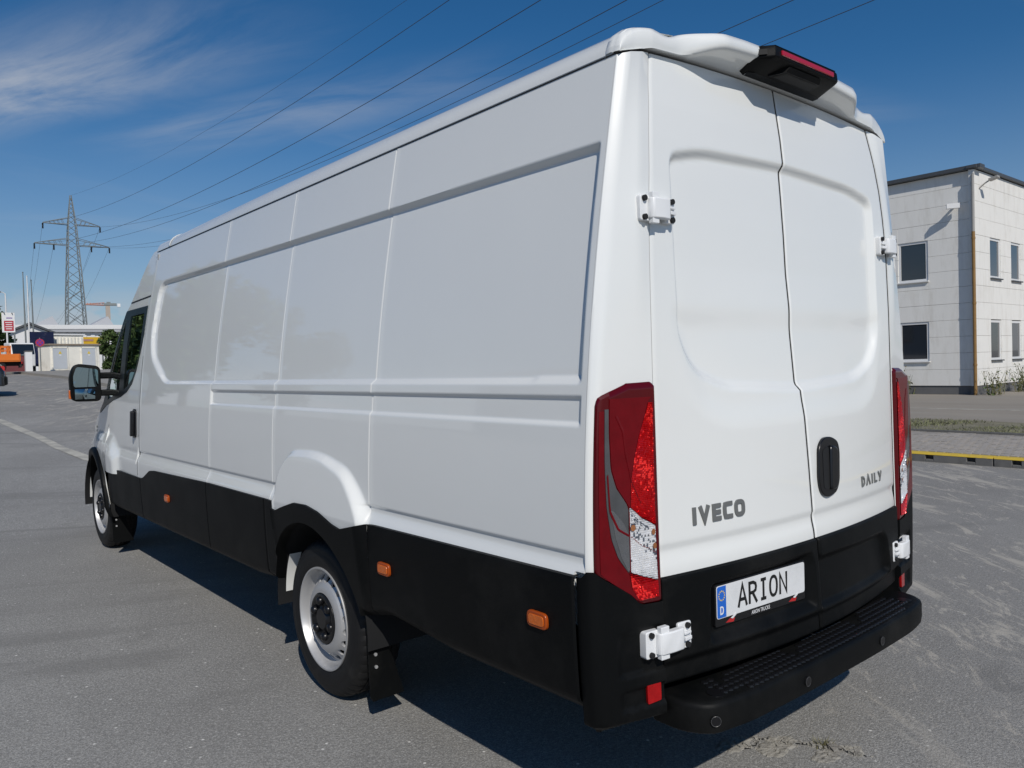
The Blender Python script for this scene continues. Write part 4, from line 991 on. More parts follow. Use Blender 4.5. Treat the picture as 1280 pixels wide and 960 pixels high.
def rubble():
    """crumbled lip of the broken surfacing: small irregular lumps along the crack"""
    q = np.random.default_rng(6); mb = MB(); line = np.array(CRACK); seg = np.concatenate([[0], np.cumsum(np.hypot(*np.diff(line, axis=0).T))])
    for k in range(90):
        t = q.random()*seg[-1]; x = np.interp(t, seg, line[:, 0])+q.normal()*.012; y = np.interp(t, seg, line[:, 1])+q.normal()*.012; r = .003+.010*q.random()**2.5
        V = q.normal(size=(8, 3)); V = np.array([(a, b, c_) for a in (-1, 1) for b in (-1, 1) for c_ in (-.5, .8)])*r*(.6+.7*q.random((8, 3)))
        th = q.random()*6.28; V = V @ np.array([[math.cos(th), math.sin(th), 0], [-math.sin(th), math.cos(th), 0], [0, 0, 1]])
        mb.add(V+np.array([x, y, r*.3]), [(0, 1, 3, 2), (4, 6, 7, 5), (0, 4, 5, 1), (2, 3, 7, 6), (0, 2, 6, 4), (1, 5, 7, 3)])
    mb.build('broken_asphalt', M['patch'], kind='stuff', label='crumbled asphalt along a crack behind the step bumper')
    cr = MB(); P = []
    for t in np.linspace(0, seg[-1], 60):
        x = np.interp(t, seg, line[:, 0]); y = np.interp(t, seg, line[:, 1]); w_ = .0015+.0022*q.random(); jx, jy = q.normal(size=2)*.004
        P.append([(x-w_+jx, y-w_+jy, .0025), (x+w_+jx, y+w_+jy, .0025)])
    cr.grid(np.array(P)); cr.build('road_crack', M['seam'], kind='structure')
CRACK = [(-.09, .28), (-.055, .185), (.055, .195), (.09, .12), (.125, .065), (.165, .005), (.205, -.085), (.20, -.125)]
rubble()

# foliage helpers
def leaf_mat(name, c, v=.35):
    m = mat(name, c, .6, var=v, vscale=2.5, spec=.3); return m
M['leaf_dark'] = leaf_mat('leaf_dark', (.045, .075, .022)); M['leaf_mid'] = leaf_mat('leaf_mid', (.075, .115, .035)); M['leaf_dry'] = leaf_mat('leaf_dry', (.17, .16, .075)); M['bark'] = mat('bark', (.10, .08, .06), .9, var=.3, vscale=12, bump=.01, bscale=30)
M['grass'] = leaf_mat('grass_blades', (.175, .18, .095), .45)
def leaves(mb, pts, size, q, mi=0):
    for p in pts:
        a = q.normal(size=3); a /= np.linalg.norm(a); b = np.cross(a, q.normal(size=3)); b /= np.linalg.norm(b); s = size*(.6+.8*q.random())
        mb.add([p-a*s, p-a*s*.1+b*s*.42, p+a*s, p-a*s*.1-b*s*.42], [(0, 1, 2, 3)], mi)
def tree(name, loc, h, r, n, seed, label, group=None, ls=.22, trunk_h=.35, cat='tree'):
    q = np.random.default_rng(seed); e = empty(name, loc, label=label, cat=cat, group=group)
    mb = MB(); mb.tube([(0, 0, -.2), (.04, .02, h*trunk_h), (.0, .05, h*.75)], [h*.025, h*.02, h*.008], 8)
    cl = []
    for k in range(16):
        a = q.random()*6.28; z = h*(trunk_h+(.95-trunk_h)*q.random()); rr = r*math.sqrt(max(.1, 1-((z/h-.62)/.42)**2))*(.35+.5*q.random())
        p = np.array([rr*math.cos(a), rr*math.sin(a), z]); cl.append(p); mb.tube([(0, 0, z*.72), p*np.array([.6, .6, .93]), p], [h*.010, h*.006, h*.003], 6)
    mb.build('trunk', M['bark'], e, smooth=50)
    mb = MB()
    for k, p in enumerate(cl):
        d = q.normal(size=(n//16, 3)); d /= np.linalg.norm(d, axis=1)[:, None]; leaves(mb, p+d*(r*.42*q.random((n//16, 1))**.45), ls, q, k % 2)
    mb.build('crown', [M['leaf_dark'], M['leaf_mid']], e); return e
def weed(x, y, z, h, sp, n, seed, label, dry=.4):
    q = np.random.default_rng(seed); e = empty('weed', (x, y, z), label=label, cat='weed', group='weeds along the foot of the white building')
    st = MB(); lf = MB()
    for k in range(n):
        a = q.random()*6.28; b = np.array([q.normal()*sp*.4, q.normal()*sp*.4*.5, 0]); l_ = h*(.45+.55*q.random()); tip = b+np.array([math.cos(a)*l_*.45, math.sin(a)*l_*.45*.6, l_])
        mid = (b+tip)/2+np.array([0, 0, l_*.12]); st.tube([b, mid, tip], [.008, .006, .003], 5)
        for t in q.random(9):
            p = (1-t)**2*b+2*t*(1-t)*mid+t*t*tip; leaves(lf, [p+q.normal(size=3)*.035], .055 if t < .6 else .035, q, 1 if q.random() < dry else 0)
    st.build('stem', M['leaf_dry'], e); lf.build('foliage', [M['leaf_mid'], M['leaf_dry']], e)

tq = np.random.default_rng(3); tu = MB()
for k in range(70):
    a = tq.random()*6.28; b = np.array([.165, .012, 0])+tq.normal(size=3)*np.array([.016, .012, 0]); l_ = .012+.022*tq.random(); t_ = b+np.array([math.cos(a)*l_, math.sin(a)*l_, l_*.8]); s_ = np.array([-math.sin(a), math.cos(a), 0])*.0022
    tu.add([b-s_, b+s_, t_], [(0, 1, 2)])
tu.build('grass_tuft', M['leaf_dry'], label='tiny dry grass tuft growing in the crack behind the step bumper', cat='grass tuft')
# ------------------------------------------------------------------ right side: kerb, paving, grass verge, white office building
M['concrete'] = mat('kerb_concrete', (.15, .147, .14), .9, var=.25, vscale=6, bump=.004, bscale=60, dirt=((.07, .07, .065), 5, .5, .7, .7))
M['kerb_yellow'] = mat('kerb_yellow_paint', (.60, .42, .05), .7, var=.15, vscale=8, dirt=((.26, .23, .17), 14, .55, .72, .75))
M['paver'] = mat('paver_grey', (.36, .33, .295), .9, var=.2, vscale=4, bump=.003, bscale=70, dirt=((.13, .12, .10), 2.2, .45, .7, .6))
M['paver_b'] = mat('paver_warm', (.40, .36, .315), .9, var=.2, vscale=4, bump=.003, bscale=70, dirt=((.15, .14, .11), 2.2, .45, .7, .6))
M['sand_joint'] = mat('paving_bed', (.045, .042, .034), .95, var=.3, vscale=8)
kerb = MB(); kerb.box((8.33, 3.5, .03), (.10, 20.0, .10)); kb = kerb.build('kerb', M['concrete'], kind='structure', label='concrete kerb with a yellow painted top edge')
def kerb_stone_mesh():
    mb = MB(); Lk = .992
    x0, x1 = 8.20, 8.345
    def seg(y0, y1, xf, zt0, zt1): mb.box(((xf+x1)/2, (y0+y1)/2, (zt0+zt1)/2), (x1-xf, y1-y0, zt1-zt0))
    seg(-Lk/2, -.30, x0, -.05, .096); seg(-.20, .20, x0, -.05, .096); seg(.30, Lk/2, x0, -.05, .096)
    for c_ in (-.25, .25): seg(c_-.05, c_+.05, x0, -.05, .040); seg(c_-.0499, c_+.0499, x0+.08, .040, .0955)
    return mb
ksm = kerb_stone_mesh().build('kerb_stone', M['concrete'], kb, bevel=.006)
cap = MB(); cap.prism(rounded([(8.196, .0965), (8.345, .0965), (8.345, .122), (8.212, .122)], [.004, 0, 0, .012], 4), lambda p, d: np.array([p[0], d, p[1]]), -.495, .495); kyo = cap.build('kerb_top', M['kerb_yellow'], ksm)
for i, y in enumerate(np.arange(-6.4, 13.5, 1.0)):
    if i == 0: o, t = ksm, kyo
    else:
        o = ksm.copy(); col.objects.link(o); t = kyo.copy(); col.objects.link(t); t.parent = o
    o.location = (0, y+random.uniform(-.003, .003), random.uniform(-.003, .003)); o.rotation_euler = (0, 0, random.uniform(-.0006, .0006))
pv = MB(); pv.box((9.68, 3.6, .05), (2.66, 20, .10)); pav = pv.build('pavement', M['sand_joint'], kind='structure', label='strip of interlocking paving behind the yellow kerb')
def pstone(m):
    mb = MB(); mb.prism(rounded([(-.0955, -.0455), (.0955, -.0455), (.0955, .0455), (-.0955, .0455)], .006, 2), lambda p, d: np.array([p[0], p[1], d]), 0, .030)
    return mb.build('paving_stone', m, pav)
protos = [pstone(M['paver']), pstone(M['paver_b'])]; used = [False, False]; rest = MB(); cells = []
for i in range(13):
    for j in range(180): cells.append((8.46+i*.206, -5.6+j*.106+(.053 if i % 2 else 0)))
cells.sort(key=lambda c: (0 if .9 < c[1] < 3.9 else 1, c[0]))
for k, (x, y) in enumerate(cells):
    if y > 13.4: continue
    w_ = int(rng.random() < .4)
    if k < 296:
        o = protos[w_]
        if used[w_]: o = protos[w_].copy(); col.objects.link(o)
        used[w_] = True; o.location = (x, y, .097+rng.normal()*.002); o.rotation_euler = (rng.normal()*.008, rng.normal()*.005, rng.normal()*.012)
    else: rest.box((x, y, .112+rng.normal()*.002), (.190, .090, .030))
rest.build('paving_field', M['paver'], pav, kind='stuff')
# low edging, verge soil, grass
mb = MB(); mb.box((11.03, 3.6, .075), (.06, 20, .17)); mb.build('edging_strip', M['concrete'], kind='structure')
M['soil'] = mat('verge_soil', (.19, .175, .12), .95, var=.4, vscale=3, bump=.02, bscale=20)
mb = MB(); mb.grid(np.array([[(x, y, .105+.03*math.sin(x*3+y)*.5) for y in np.linspace(-6, 13.4, 50)] for x in np.linspace(11.06, 13.6, 10)])); mb.build('verge', M['soil'], kind='structure')
def grass():
    q = np.random.default_rng(4); V = []; F = []; k = 0
    for i in range(26000):
        x = 11.05+2.6*q.random()**1.1; y = -4+12*q.random()
        if math.sin(x*2.3+1.3*math.sin(y*1.7))+math.sin(y*2.9+x) < -.25+q.normal()*.6: continue
        h = .025+.05*q.random()**1.5; a = q.random()*6.28; b = np.array([math.cos(a), math.sin(a)])*.012; ln = q.normal(size=2)*.04
        V += [(x-b[0], y-b[1], .09), (x+b[0], y+b[1], .09), (x+ln[0], y+ln[1], .09+h)]; F.append((k, k+1, k+2)); k += 3
    mb = MB(); mb.add(V, F); mb.build('grass', M['grass'], kind='stuff', label='patchy short grass on the verge')
grass()
M['yard'] = mat('yard_concrete', (.27, .24, .20), .92, var=.2, vscale=.8, bump=.003, bscale=50, detail=7, stretch=(1, .35, 1), dirt=((.29, .27, .235), 1.1, .5, .62, .6))
sheet('yard', [13.55, 20, 30, 45], list(np.linspace(-25, 14, 14)), .06, M['yard'], .06)
mb = MB(); mb.box((17.5, 2, .064), (.10, 30, .008)); mb.build('yard_joint', M['joint'], kind='structure')

M['wall'] = mat('white_wall_panel', (.80, .785, .74), .85, var=.05, vscale=1.5, bump=.001, bscale=90, dirt=((.56, .53, .47), 1.6, .48, .75, .55), stretch=(2, 2, .5))
M['joint_grey'] = mat('panel_joint_grey', (.42, .41, .39), .9)
M['plinth'] = mat('grey_plinth', (.135, .135, .135), .9, var=.2, vscale=4)
M['upvc'] = mat('white_window_frame', (.72, .72, .71), .4, var=.02)
M['trim'] = mat('roof_edge_metal', (.10, .105, .11), .45, metal=.4, var=.1)
M['pane'] = mat('window_pane', (.018, .022, .028), .04, var=.4, vscale=.7, coat=1.0, spec=.8, rvar=.02)
M['pane_dark'] = mat('window_pane_blind', (.028, .026, .024), .10, var=.3, vscale=2, coat=1.0)
M['pipe'] = mat('grey_downpipe', (.33, .32, .30), .5, var=.15, vscale=3); M['rust'] = mat('brown_downpipe', (.26, .15, .05), .6, var=.25, vscale=6)
def office():
    e = empty('office_building', (24.0, 7.75, 0), label='white two-storey panel-clad building with a flat roof behind the verge', cat='building')
    core = MB(); core.box((10.4, 8.2, 3.5), (20.2, 15.6, 6.9)); core.build('wall_core', M['joint_grey'], e)
    rows = [.34+.52*k for k in range(13)]+[7.02]
    WL = [(1.44, 2.38, 1.14, 2.42), (1.44, 2.38, 3.74, 5.04), (5.2, 6.14, 1.14, 2.42), (5.2, 6.14, 3.74, 5.04)]
    WR = [(1.25, 2.17, 1.12, 2.40), (3.14, 4.06, 1.12, 2.40), (1.25, 2.17, 3.74, 5.02), (3.14, 4.06, 3.74, 5.02), (6.4, 7.3, 1.12, 2.40), (6.4, 7.3, 3.74, 5.02)]
    def panels(axis, spans, wins):
        for k in range(13):
            z0, z1 = rows[k]+.003, rows[k+1]-.003
            for (a, b) in spans:
                segs = [(a+.004, b-.004, z0, z1)]
                for (w0, w1, v0, v1) in wins:
                    new = []
                    for (s0, s1, t0, t1) in segs:
                        if s1 <= w0 or s0 >= w1 or t1 <= v0+.01 or t0 >= v1-.01: new.append((s0, s1, t0, t1)); continue
                        if w0-s0 > .02: new.append((s0, w0, t0, t1))
                        if s1-w1 > .02: new.append((w1, s1, t0, t1))
                        if v0-t0 > .02: new.append((w0+.001, w1-.001, t0, v0))
                        if t1-v1 > .02: new.append((w0+.001, w1-.001, v1, t1))
                    segs = new
                for (s0, s1, t0, t1) in segs:
                    mb = MB(); pr = rng.normal()*.0015
                    if axis == 'L': mb.box((.22+pr, (s0+s1)/2, (t0+t1)/2), (.16, s1-s0, t1-t0))
                    else: mb.box(((s0+s1)/2, .08+pr, (t0+t1)/2), (s1-s0, .16, t1-t0))
                    mb.build('wall_panel', M['wall'], e, bevel=.006)
    panels('L', [(.165, 4.2), (4.2, 10.2), (10.2, 16)], WL); panels('R', [(0, 4.35), (4.35, 8.35), (8.35, 14)], WR)
    def window(axis, w0, w1, z0, z1, deep, m):
        def B(a0, a1, d0, d1, b0, b1):
            mb = MB()
            if axis == 'L': mb.box((.14+(d0+d1)/2, (a0+a1)/2, (b0+b1)/2), (d1-d0, a1-a0, b1-b0))
            else: mb.box(((a0+a1)/2, (d0+d1)/2, (b0+b1)/2), (a1-a0, d1-d0, b1-b0))
            return mb
        f = MB(); t = .075
        for q_ in ((w0, w1, z1-t, z1), (w0, w1, z0, z0+t), (w0, w0+t, z0+t, z1-t), (w1-t, w1, z0+t, z1-t)):
            b = B(q_[0], q_[1], deep, deep+.06, q_[2], q_[3]); f.add(np.concatenate(b.v), b.f)
        fo = f.build('window', M['upvc'], e)
        B(w0+t, w1-t, deep+.025, deep+.04, z0+t, z1-t).build('pane', m, fo)
        B(w0-.03, w1+.03, -.07, deep+.02, z0-.035, z0+.004).build('sill', M['upvc'] if axis == 'L' else M['trim'], fo, bevel=.004)
    for k, q_ in enumerate(WL): window('L', *q_, .03, M['pane'])
    for k, q_ in enumerate(WR): window('R', *q_, .03, M['pane'] if q_[2] > 3 else M['pane_dark'])
    pl = MB(); pl.box((.24, 8.3, .17), (.14, 16.2, .33)); pl.box((7.0, .10, .17), (14.0, .15, .33)); pl.build('plinth', M['plinth'], e)
    rf = MB(); rf.box((.14, 8.1, 7.09), (.36, 16.6, .12)); rf.box((7.0, .05, 7.09), (14.2, .30, .10)); rf.box((7.2, 8.2, 7.05), (13.6, 16, .05)); rf.build('roof_edge', M['trim'], e, bevel=.01)
    p = MB(); p.tube([(.10-.16, .02, 5.1), (.10-.16, .02, 6.85), (.22, .10, 7.0)], .045, 10); p.build('downpipe', M['pipe'], e, smooth=40)
    p = MB(); p.tube([(-.06, .02, .05), (-.06, .02, 3.4), (-.06, .02, 5.1)], .050, 10)
    for z in (1.0, 2.9, 4.9): p.tube([(-.06, .02, z-.03), (-.06, .02, z+.03)], .06, 10)
    p.build('downpipe', M['rust'], e, smooth=40, label='brown lower length of downpipe')
    l_ = MB(); l_.tube([(.40, .01, 6.46), (.42, -.16, 6.60), (.44, -.30, 6.68)], .022, 8); l_.box((.46, -.40, 6.71), (.20, .26, .07), rx=-.25); l_.build('wall_floodlight', M['pipe'], e, smooth=40)
    c_ = MB(); c_.tube([(.15, .62, 5.98), (-.12, .62, 5.98)], .04, 8); c_.box((-.14, .56, 5.96), (.13, .36, .15), rz=.5); c_.build('wall_camera', M['upvc'], e, smooth=40)
office()
for k, (x, y, h, sp, n, lab) in enumerate([(24.05, 12.2, .55, .5, 9, 'low dry weed at the wall below the lower left window, left of the taller one'), (24.0, 9.9, 1.0, .9, 22, 'tall spindly dry weed at the wall beneath the lower window left of the downpipe'), (24.2, 7.35, .95, .55, 20, 'upright weed just right of the foot of the downpipe'), (26.6, 7.3, 1.0, .6, 26, 'bushy green weed below the two narrow lower windows'), (28.6, 7.2, .6, .9, 24, 'low spreading green weed at the right edge of the building front')]):
    weed(x, y, .06, h, sp, n, 20+k, lab, dry=.55 if k < 3 else .25)

# ------------------------------------------------------------------ left distance
M['galv'] = mat('galvanised_steel', (.22, .24, .235), .55, metal=.4, var=.15, vscale=2); M['cream'] = mat('cream_render', (.85, .82, .73), .85, var=.08, vscale=2, dirt=((.42, .38, .30), 1.5, .5, .75, .5)); M['steel_door'] = mat('grey_steel_door', (.52, .55, .58), .5, var=.06)
M['roofing'] = mat('kiosk_roof_slab', (.27, .22, .17), .9, var=.2); M['white_sheet'] = mat('white_cladding', (.70, .70, .69), .55, var=.05); M['rooflight'] = mat('rooflight_sheet', (.46, .47, .49), .5, var=.08); M['grey_roof'] = mat('grey_sheet_roof', (.36, .37, .39), .6, var=.08, vscale=.3, stretch=(1, .1, 1))
M['orange'] = mat('orange_truck_paint', (.70, .17, .012), .4, var=.1, coat=.5); M['yellow'] = mat('yellow_board', (.66, .40, .02), .5, var=.15, vscale=.8); M['blue_board'] = mat('dark_blue_board', (.012, .016, .05), .4, var=.5, vscale=1.5, dirt=((.20, .18, .22), 1.3, .58, .66, .6)); M['maroon'] = mat('maroon_wall', (.15, .04, .045), .8, var=.15)
M['glass_dark'] = mat('vehicle_glass', (.012, .015, .018), .05, coat=1.0); M['black_car'] = mat('dark_car_paint', (.012, .013, .016), .25, var=.1, coat=1.0); M['lamp_red'] = mat('rear_lamp_red', (.45, .01, .01), .2, coat=1.0); M['crane_red'] = mat('crane_red_paint', (.42, .22, .17), .6); M['crane_grey'] = mat('crane_grey_paint', (.38, .33, .28), .6)
M['sign_white'] = mat('sign_white', (.74, .74, .73), .5, var=.03); M['sign_red'] = mat('sign_red', (.42, .03, .05), .5, var=.1); M['sign_blue'] = mat('sign_blue', (.12, .03, .30), .5, var=.1)
pvm = mat('grey_footway', (.30, .285, .255), .9, var=.15, vscale=2, bump=.003, bscale=30)
sheet('footway', [4.1, 6, 8, 10, 12.9], list(np.linspace(24, 58, 30)), .11, pvm, .14)

def loc_mb(mb, name, m, e, **k): return mb.build(name, m, e, **k)
# transformer kiosk
e = empty('transformer_kiosk', (6.74, 53.8, 1.86), rz=R(16), label='small cream transformer kiosk with two grey steel doors beside the road', cat='kiosk')
mb = MB(); mb.box((1.56, .75, .80), (3.06, 1.5, 1.62)); mb.build('kiosk_body', M['cream'], e, bevel=.02)
mb = MB(); mb.box((1.56, .75, 1.66), (3.24, 1.68, .10)); mb.build('kiosk_roof', M['roofing'], e, bevel=.02)
for x in (.62, 2.40):
    mb = MB()
    for q_ in ((x-.46, -.02, .80, .06, 1.40), (x+.46, -.02, .80, .06, 1.40)): mb.box((q_[0], q_[1], q_[2]), (q_[3], .05, q_[4]))
    mb.box((x, -.02, 1.47), (.98, .05, .06)); mb.box((x, -.02, .08), (.98, .05, .05)); fr = mb.build('door_frame', M['cream'], e)
    mb = MB(); mb.box((x, -.012, .79), (.84, .03, 1.30)); d = mb.build('steel_door', M['steel_door'], e)
    mb = MB(); mb.prism([(x-.10, 1.08), (x+.10, 1.08), (x, 1.26)], lambda p, dd: np.array([p[0], -.028-dd, p[1]]), 0, .005); mb.build('warning_sign', M['yellow_print'], d)
    mb = MB(); mb.box((x, -.030, 1.0), (.12, .004, .09)); mb.build('door_notice', M['sign_white'], d)
mb = MB(); mb.box((1.56, -.3, -.1), (3.6, .9, .22)); mb.build('kiosk_step', M['concrete'], e)
# site container behind it, blue hoarding, yellow board
e = empty('site_container', (8.6, 64.5, 1.82), rz=R(12), label='off-white site container showing above the cream kiosk roof', cat='container')
mb = MB(); mb.box((1.2, 1.2, 1.4), (2.3, 2.4, 2.8)); mb.build('container_body', M['cream'], e)
for i in range(9): 
    mb = MB(); mb.box((.22+i*.245, -.03, 1.4), (.10, .06, 2.5)); mb.build('container_rib', M['cream'], e)
mb = MB(); mb.box((1.2, 1.2, 2.85), (2.5, 2.6, .10)); mb.build('container_roof', M['sign_white'], e)
e = empty('blue_hoarding', (7.2, 63.8, 1.82), rz=R(8), label='dark blue advertising hoarding left of the cream kiosk', cat='hoarding')
mb = MB(); mb.box((.8, 0, 1.75), (1.55, .08, 2.5)); mb.build('poster_board', M['blue_board'], e)
for x in (.1, .8, 1.5):
    mb = MB(); mb.box((x, .12, 1.4), (.08, .10, 2.9)); mb.build('post', M['galv'], e)
e = empty('yellow_board', (13.0, 77.0, 1.82), rz=R(8), label='yellow and orange board on the hall behind the kiosk', cat='board')
mb = MB(); mb.box((1.1, 0, 2.75), (2.1, .12, .95)); mb.build('board', M['yellow'], e)
mb = MB(); mb.box((.7, -.07, 2.95), (.9, .04, .18)); mb.build('board_stripe', M['crane_red'], e)
for x in (.2, 2.0):
    mb = MB(); mb.box((x, .15, 1.5), (.1, .1, 3.2)); mb.build('post', M['galv'], e)
# industrial hall with raised rooflights
e = empty('industrial_hall', (13.0, 117.0, 1.8), rz=R(-8), label='long white industrial hall with grey roof and triangular rooflights', cat='building')
mb = MB(); mb.box((16, 12, 2.9), (38, 24, 5.8)); mb.build('wall', M['white_sheet'], e)
for i in range(38):
    mb = MB(); mb.box((-2.6+i*1.0, -.06, 4.9), (.5, .10, 1.3)); mb.build('cladding_rib', M['white_sheet'], e)
mb = MB(); mb.box((16, -.3, 5.85), (38.6, .5, .35)); mb.build('fascia', M['grey_roof'], e)
mb = MB(); mb.box((16, -.36, 6.35), (38.6, .5, .55)); mb.build('parapet', M['white_sheet'], e)
mb = MB(); mb.grid(np.array([[(-3, -.1, 6.6), (35, -.1, 6.6)], [(-3, 24, 7.9), (35, 24, 7.9)], [(-3, 24.1, 5), (35, 24.1, 5)]])); mb.build('roof', M['grey_roof'], e)
for x in (2.6, 9.2, 16):
    mb = MB(); mb.add([(x, 1, 6.65), (x+2.9, 1, 6.65), (x+2.2, 1, 7.9), (x, 10, 7.0), (x+2.9, 10, 7.0), (x+2.2, 10, 8.3)], [(0, 1, 2), (3, 5, 4), (0, 2, 5, 3), (1, 4, 5, 2)]); mb.build('rooflight', M['rooflight'], e)
e = empty('gabled_shed', (13.5, 104, 1.8), rz=R(-8), label='pale grey gabled shed beyond the blue hoarding', cat='building')
mb = MB(); mb.prism([(-4, 0), (3.6, 0), (3.6, 4.2), (-.2, 5.9), (-4, 4.2)], lambda p, d: np.array([p[0], d, p[1]]), 0, 12); mb.build('wall', M['white_sheet'], e)
mb = MB(); mb.prism([(-.2, 5.95), (3.9, 4.15), (3.9, 4.35), (-.2, 6.2), (-4.3, 4.35), (-4.3, 4.15)], lambda p, d: np.array([p[0], d, p[1]]), -.5, 12); mb.build('roof', M['trim'], e)
# no-stopping sign
e = empty('no_stopping_sign', (5.95, 51.9, 1.90), rz=R(-5), label='round red and blue no-stopping sign on a thin post left of the kiosk', cat='road sign')
mb = MB(); mb.tube([(0, .04, -.1), (0, .04, 1.95)], .03, 8); mb.build('post', M['galv'], e)
mb = MB(); mb.tube([(0, 0, 1.66), (0, .012, 1.66)], .23, 28); d = mb.build('sign_disc', M['sign_red'], e)
mb = MB(); mb.tube([(0, -.006, 1.66), (0, .002, 1.66)], .172, 28); mb.build('sign_field', M['sign_blue'], d)
for a in (1, -1):
    mb = MB(); mb.box((0, -.009-.001*a, 1.66), (.045, .006, .34), ry=a*.785); mb.build('sign_stroke', M['sign_red'], d)
# gate pillar, maroon wall
e = empty('white_gate_pillar', (5.34, 53.0, 1.80), label='white rendered pillar between maroon wall and no-stopping sign', cat='pillar')
mb = MB(); mb.box((.18, .2, .62), (.36, .4, 1.28)); mb.build('shaft', M['sign_white'], e, bevel=.01)
mb = MB(); mb.box((.18, .2, 1.29), (.40, .44, .06)); mb.build('pillar_cap', M['concrete'], e)
e = empty('maroon_wall', (4.7, 56.0, 1.80), label='low maroon wall between orange truck and white pillar', cat='wall')
mb = MB(); mb.box((.55, .1, .55), (1.3, .2, 1.15)); mb.build('wall', M['maroon'], e)
mb = MB(); mb.box((.55, .1, 1.14), (1.36, .28, .06)); mb.build('coping', M['concrete'], e)
# three flag masts
for k, (x, lab) in enumerate(((8.28, 'leftmost of three tall bare flag masts'), (8.55, 'middle and brightest of three tall bare flag masts'), (8.84, 'rightmost of three tall bare flag masts'))):
    mb = MB(); mb.tube([(0, 0, -.2), (0, 0, 4.0), (0, 0, 8.25-.3*k)], [.07, .06, .035], 10); mb.lathe([(8.24-.3*k, .001), (8.26-.3*k, .05), (8.30-.3*k, .06), (8.35-.3*k, .001)], 10, axis='z')
    mb.build('flag_mast', M['galv'] if k != 1 else M['upvc'], smooth=50, loc=(x, 72.8, 1.82), label=lab, cat='mast', group='flag masts left of the pylon')
# advertising sign, street lamp, trees
e = empty('billboard', (5.15, 60.2, 1.82), rz=R(-6), label='white advertising board with a dark red panel on a post at the far left', cat='sign')
mb = MB(); mb.box((.34, 0, 3.42), (.74, .10, 1.32)); b_ = mb.build('sign_board', M['sign_white'], e, bevel=.01)
mb = MB(); mb.box((.36, -.052, 3.20), (.54, .01, .68)); mb.build('sign_panel', M['sign_red'], b_)
for k in range(4):
    mb = MB(); mb.box((.36, -.058, 3.42-.14*k), (.40-.06*(k % 2), .006, .05)); mb.build('sign_text_line', M['sign_white'], b_)
mb = MB(); mb.box((.40, -.054, 3.72), (.34, .008, .06)); mb.build('sign_text_line', M['sign_blue'], b_)
for x in (.12, .56):
    mb = MB(); mb.tube([(x, -.02, 4.06), (x, -.16, 4.02)], .03, 6); mb.build('sign_lamp', M['seam'], b_)
mb = MB(); mb.tube([(.66, .08, -.1), (.66, .08, 4.1)], .05, 8); mb.build('post', M['galv'], e)
e = empty('street_lamp', (5.62, 62.0, 1.82), label='slim street lamp in front of the trees at the far left', cat='street lamp')
mb = MB(); mb.tube([(0, 0, -.1), (0, 0, 3), (0, 0, 5.5)], [.07, .055, .04], 8); mb.tube([(0, 0, 5.5), (-.15, 0, 5.6), (-.35, -.05, 5.62)], .03, 6); mb.build('lamp_post', M['upvc'], e, smooth=50)
mb = MB(); mb.box((-.50, -.06, 5.62), (.50, .18, .09)); mb.build('lamp_head', M['galv'], e, bevel=.02)
tree('broadleaf_tree', (6.3, 76, 1.8), 6.0, 1.7, 2600, 11, 'dark green broadleaf tree behind the advertising board at the far left')
tree('broadleaf_tree', (3.4, 78, 1.8), 7.0, 2.4, 2600, 12, 'taller dark tree cut by the left edge behind the advertising board')
tree('shrub', (11.2, 58.6, 1.82), 2.7, .9, 3000, 13, 'dense dark green shrub between kiosk and van mirror', ls=.13, trunk_h=.12, cat='shrub')
tree('shrub', (12.6, 60.5, 1.82), 3.0, .9, 2400, 14, 'taller loose shrub showing just left of the van windscreen', ls=.13, trunk_h=.12, cat='shrub')

# vehicles on the left
def road_wheel(name, e, x, y, z, r, w, axis='x'):
    mb = MB(); mb.lathe([(-w/2, r*.55), (-w/2, r*.93), (-w/2+.02, r), (w/2-.02, r), (w/2, r*.93), (w/2, r*.55)], 24, axis=axis, c=(x, y, z)); t = mb.build(name, M['rubber'], e, smooth=40)
    mb = MB(); mb.lathe([(-w/2+.02, .01), (-w/2+.01, r*.3), (-w/2+.03, r*.54), (w/2-.03, r*.54), (w/2-.01, r*.3), (w/2-.02, .01)], 20, axis=axis, c=(x, y, z)); mb.build('rim', M['galv'], t, smooth=40)
e = empty('flatbed_truck', (4.15, 46.3, 1.72), rz=R(174), label='orange flatbed truck parked at the far left edge', cat='truck')
# local +X runs towards the cab (to the left in the photo), local Y across
mb = MB(); mb.box((2.3, 0, .66), (4.5, 2.0, .08)); mb.build('load_bed', M['orange'], e)
for y in (-1.0, 1.0):
    for k in range(3):
        mb = MB(); mb.box((.80+k*1.5, y, .84), (1.46, .05, .34)); mb.build('side_board', M['orange'], e, bevel=.01)
mb = MB(); mb.box((.05, 0, .84), (.05, 1.96, .34)); mb.build('tailgate', M['orange'], e, bevel=.01)
mb = MB(); mb.box((.45, 0, 1.40), (.06, 1.9, .07)); mb.box((.45, 0, 1.18), (.06, 1.9, .06))
for y in np.linspace(-.92, .92, 7): mb.box((.45, y, 1.16), (.05, .05, .50))
mb.build('rear_frame', M['orange'], e)
mb = MB(); mb.box((4.4, 0, 1.15), (.07, 1.9, .07)); mb.box((4.4, 0, 1.5), (.07, 1.9, .07))
for y in np.linspace(-.9, .9, 5): mb.box((4.4, y, 1.10), (.06, .06, .85))
mb.build('headboard', M['orange'], e)
mb = MB()
for y in (-1.0, 1.0): mb.box((2.4, y, 1.40), (3.8, .05, .06)); mb.box((2.4, y, 1.22), (3.8, .05, .05))
for x in np.linspace(.55, 4.2, 12): mb.box((x, -1.0, 1.20), (.05, .05, .44)); mb.box((x, 1.0, 1.20), (.05, .05, .44))
mb.build('rack', M['orange'], e)
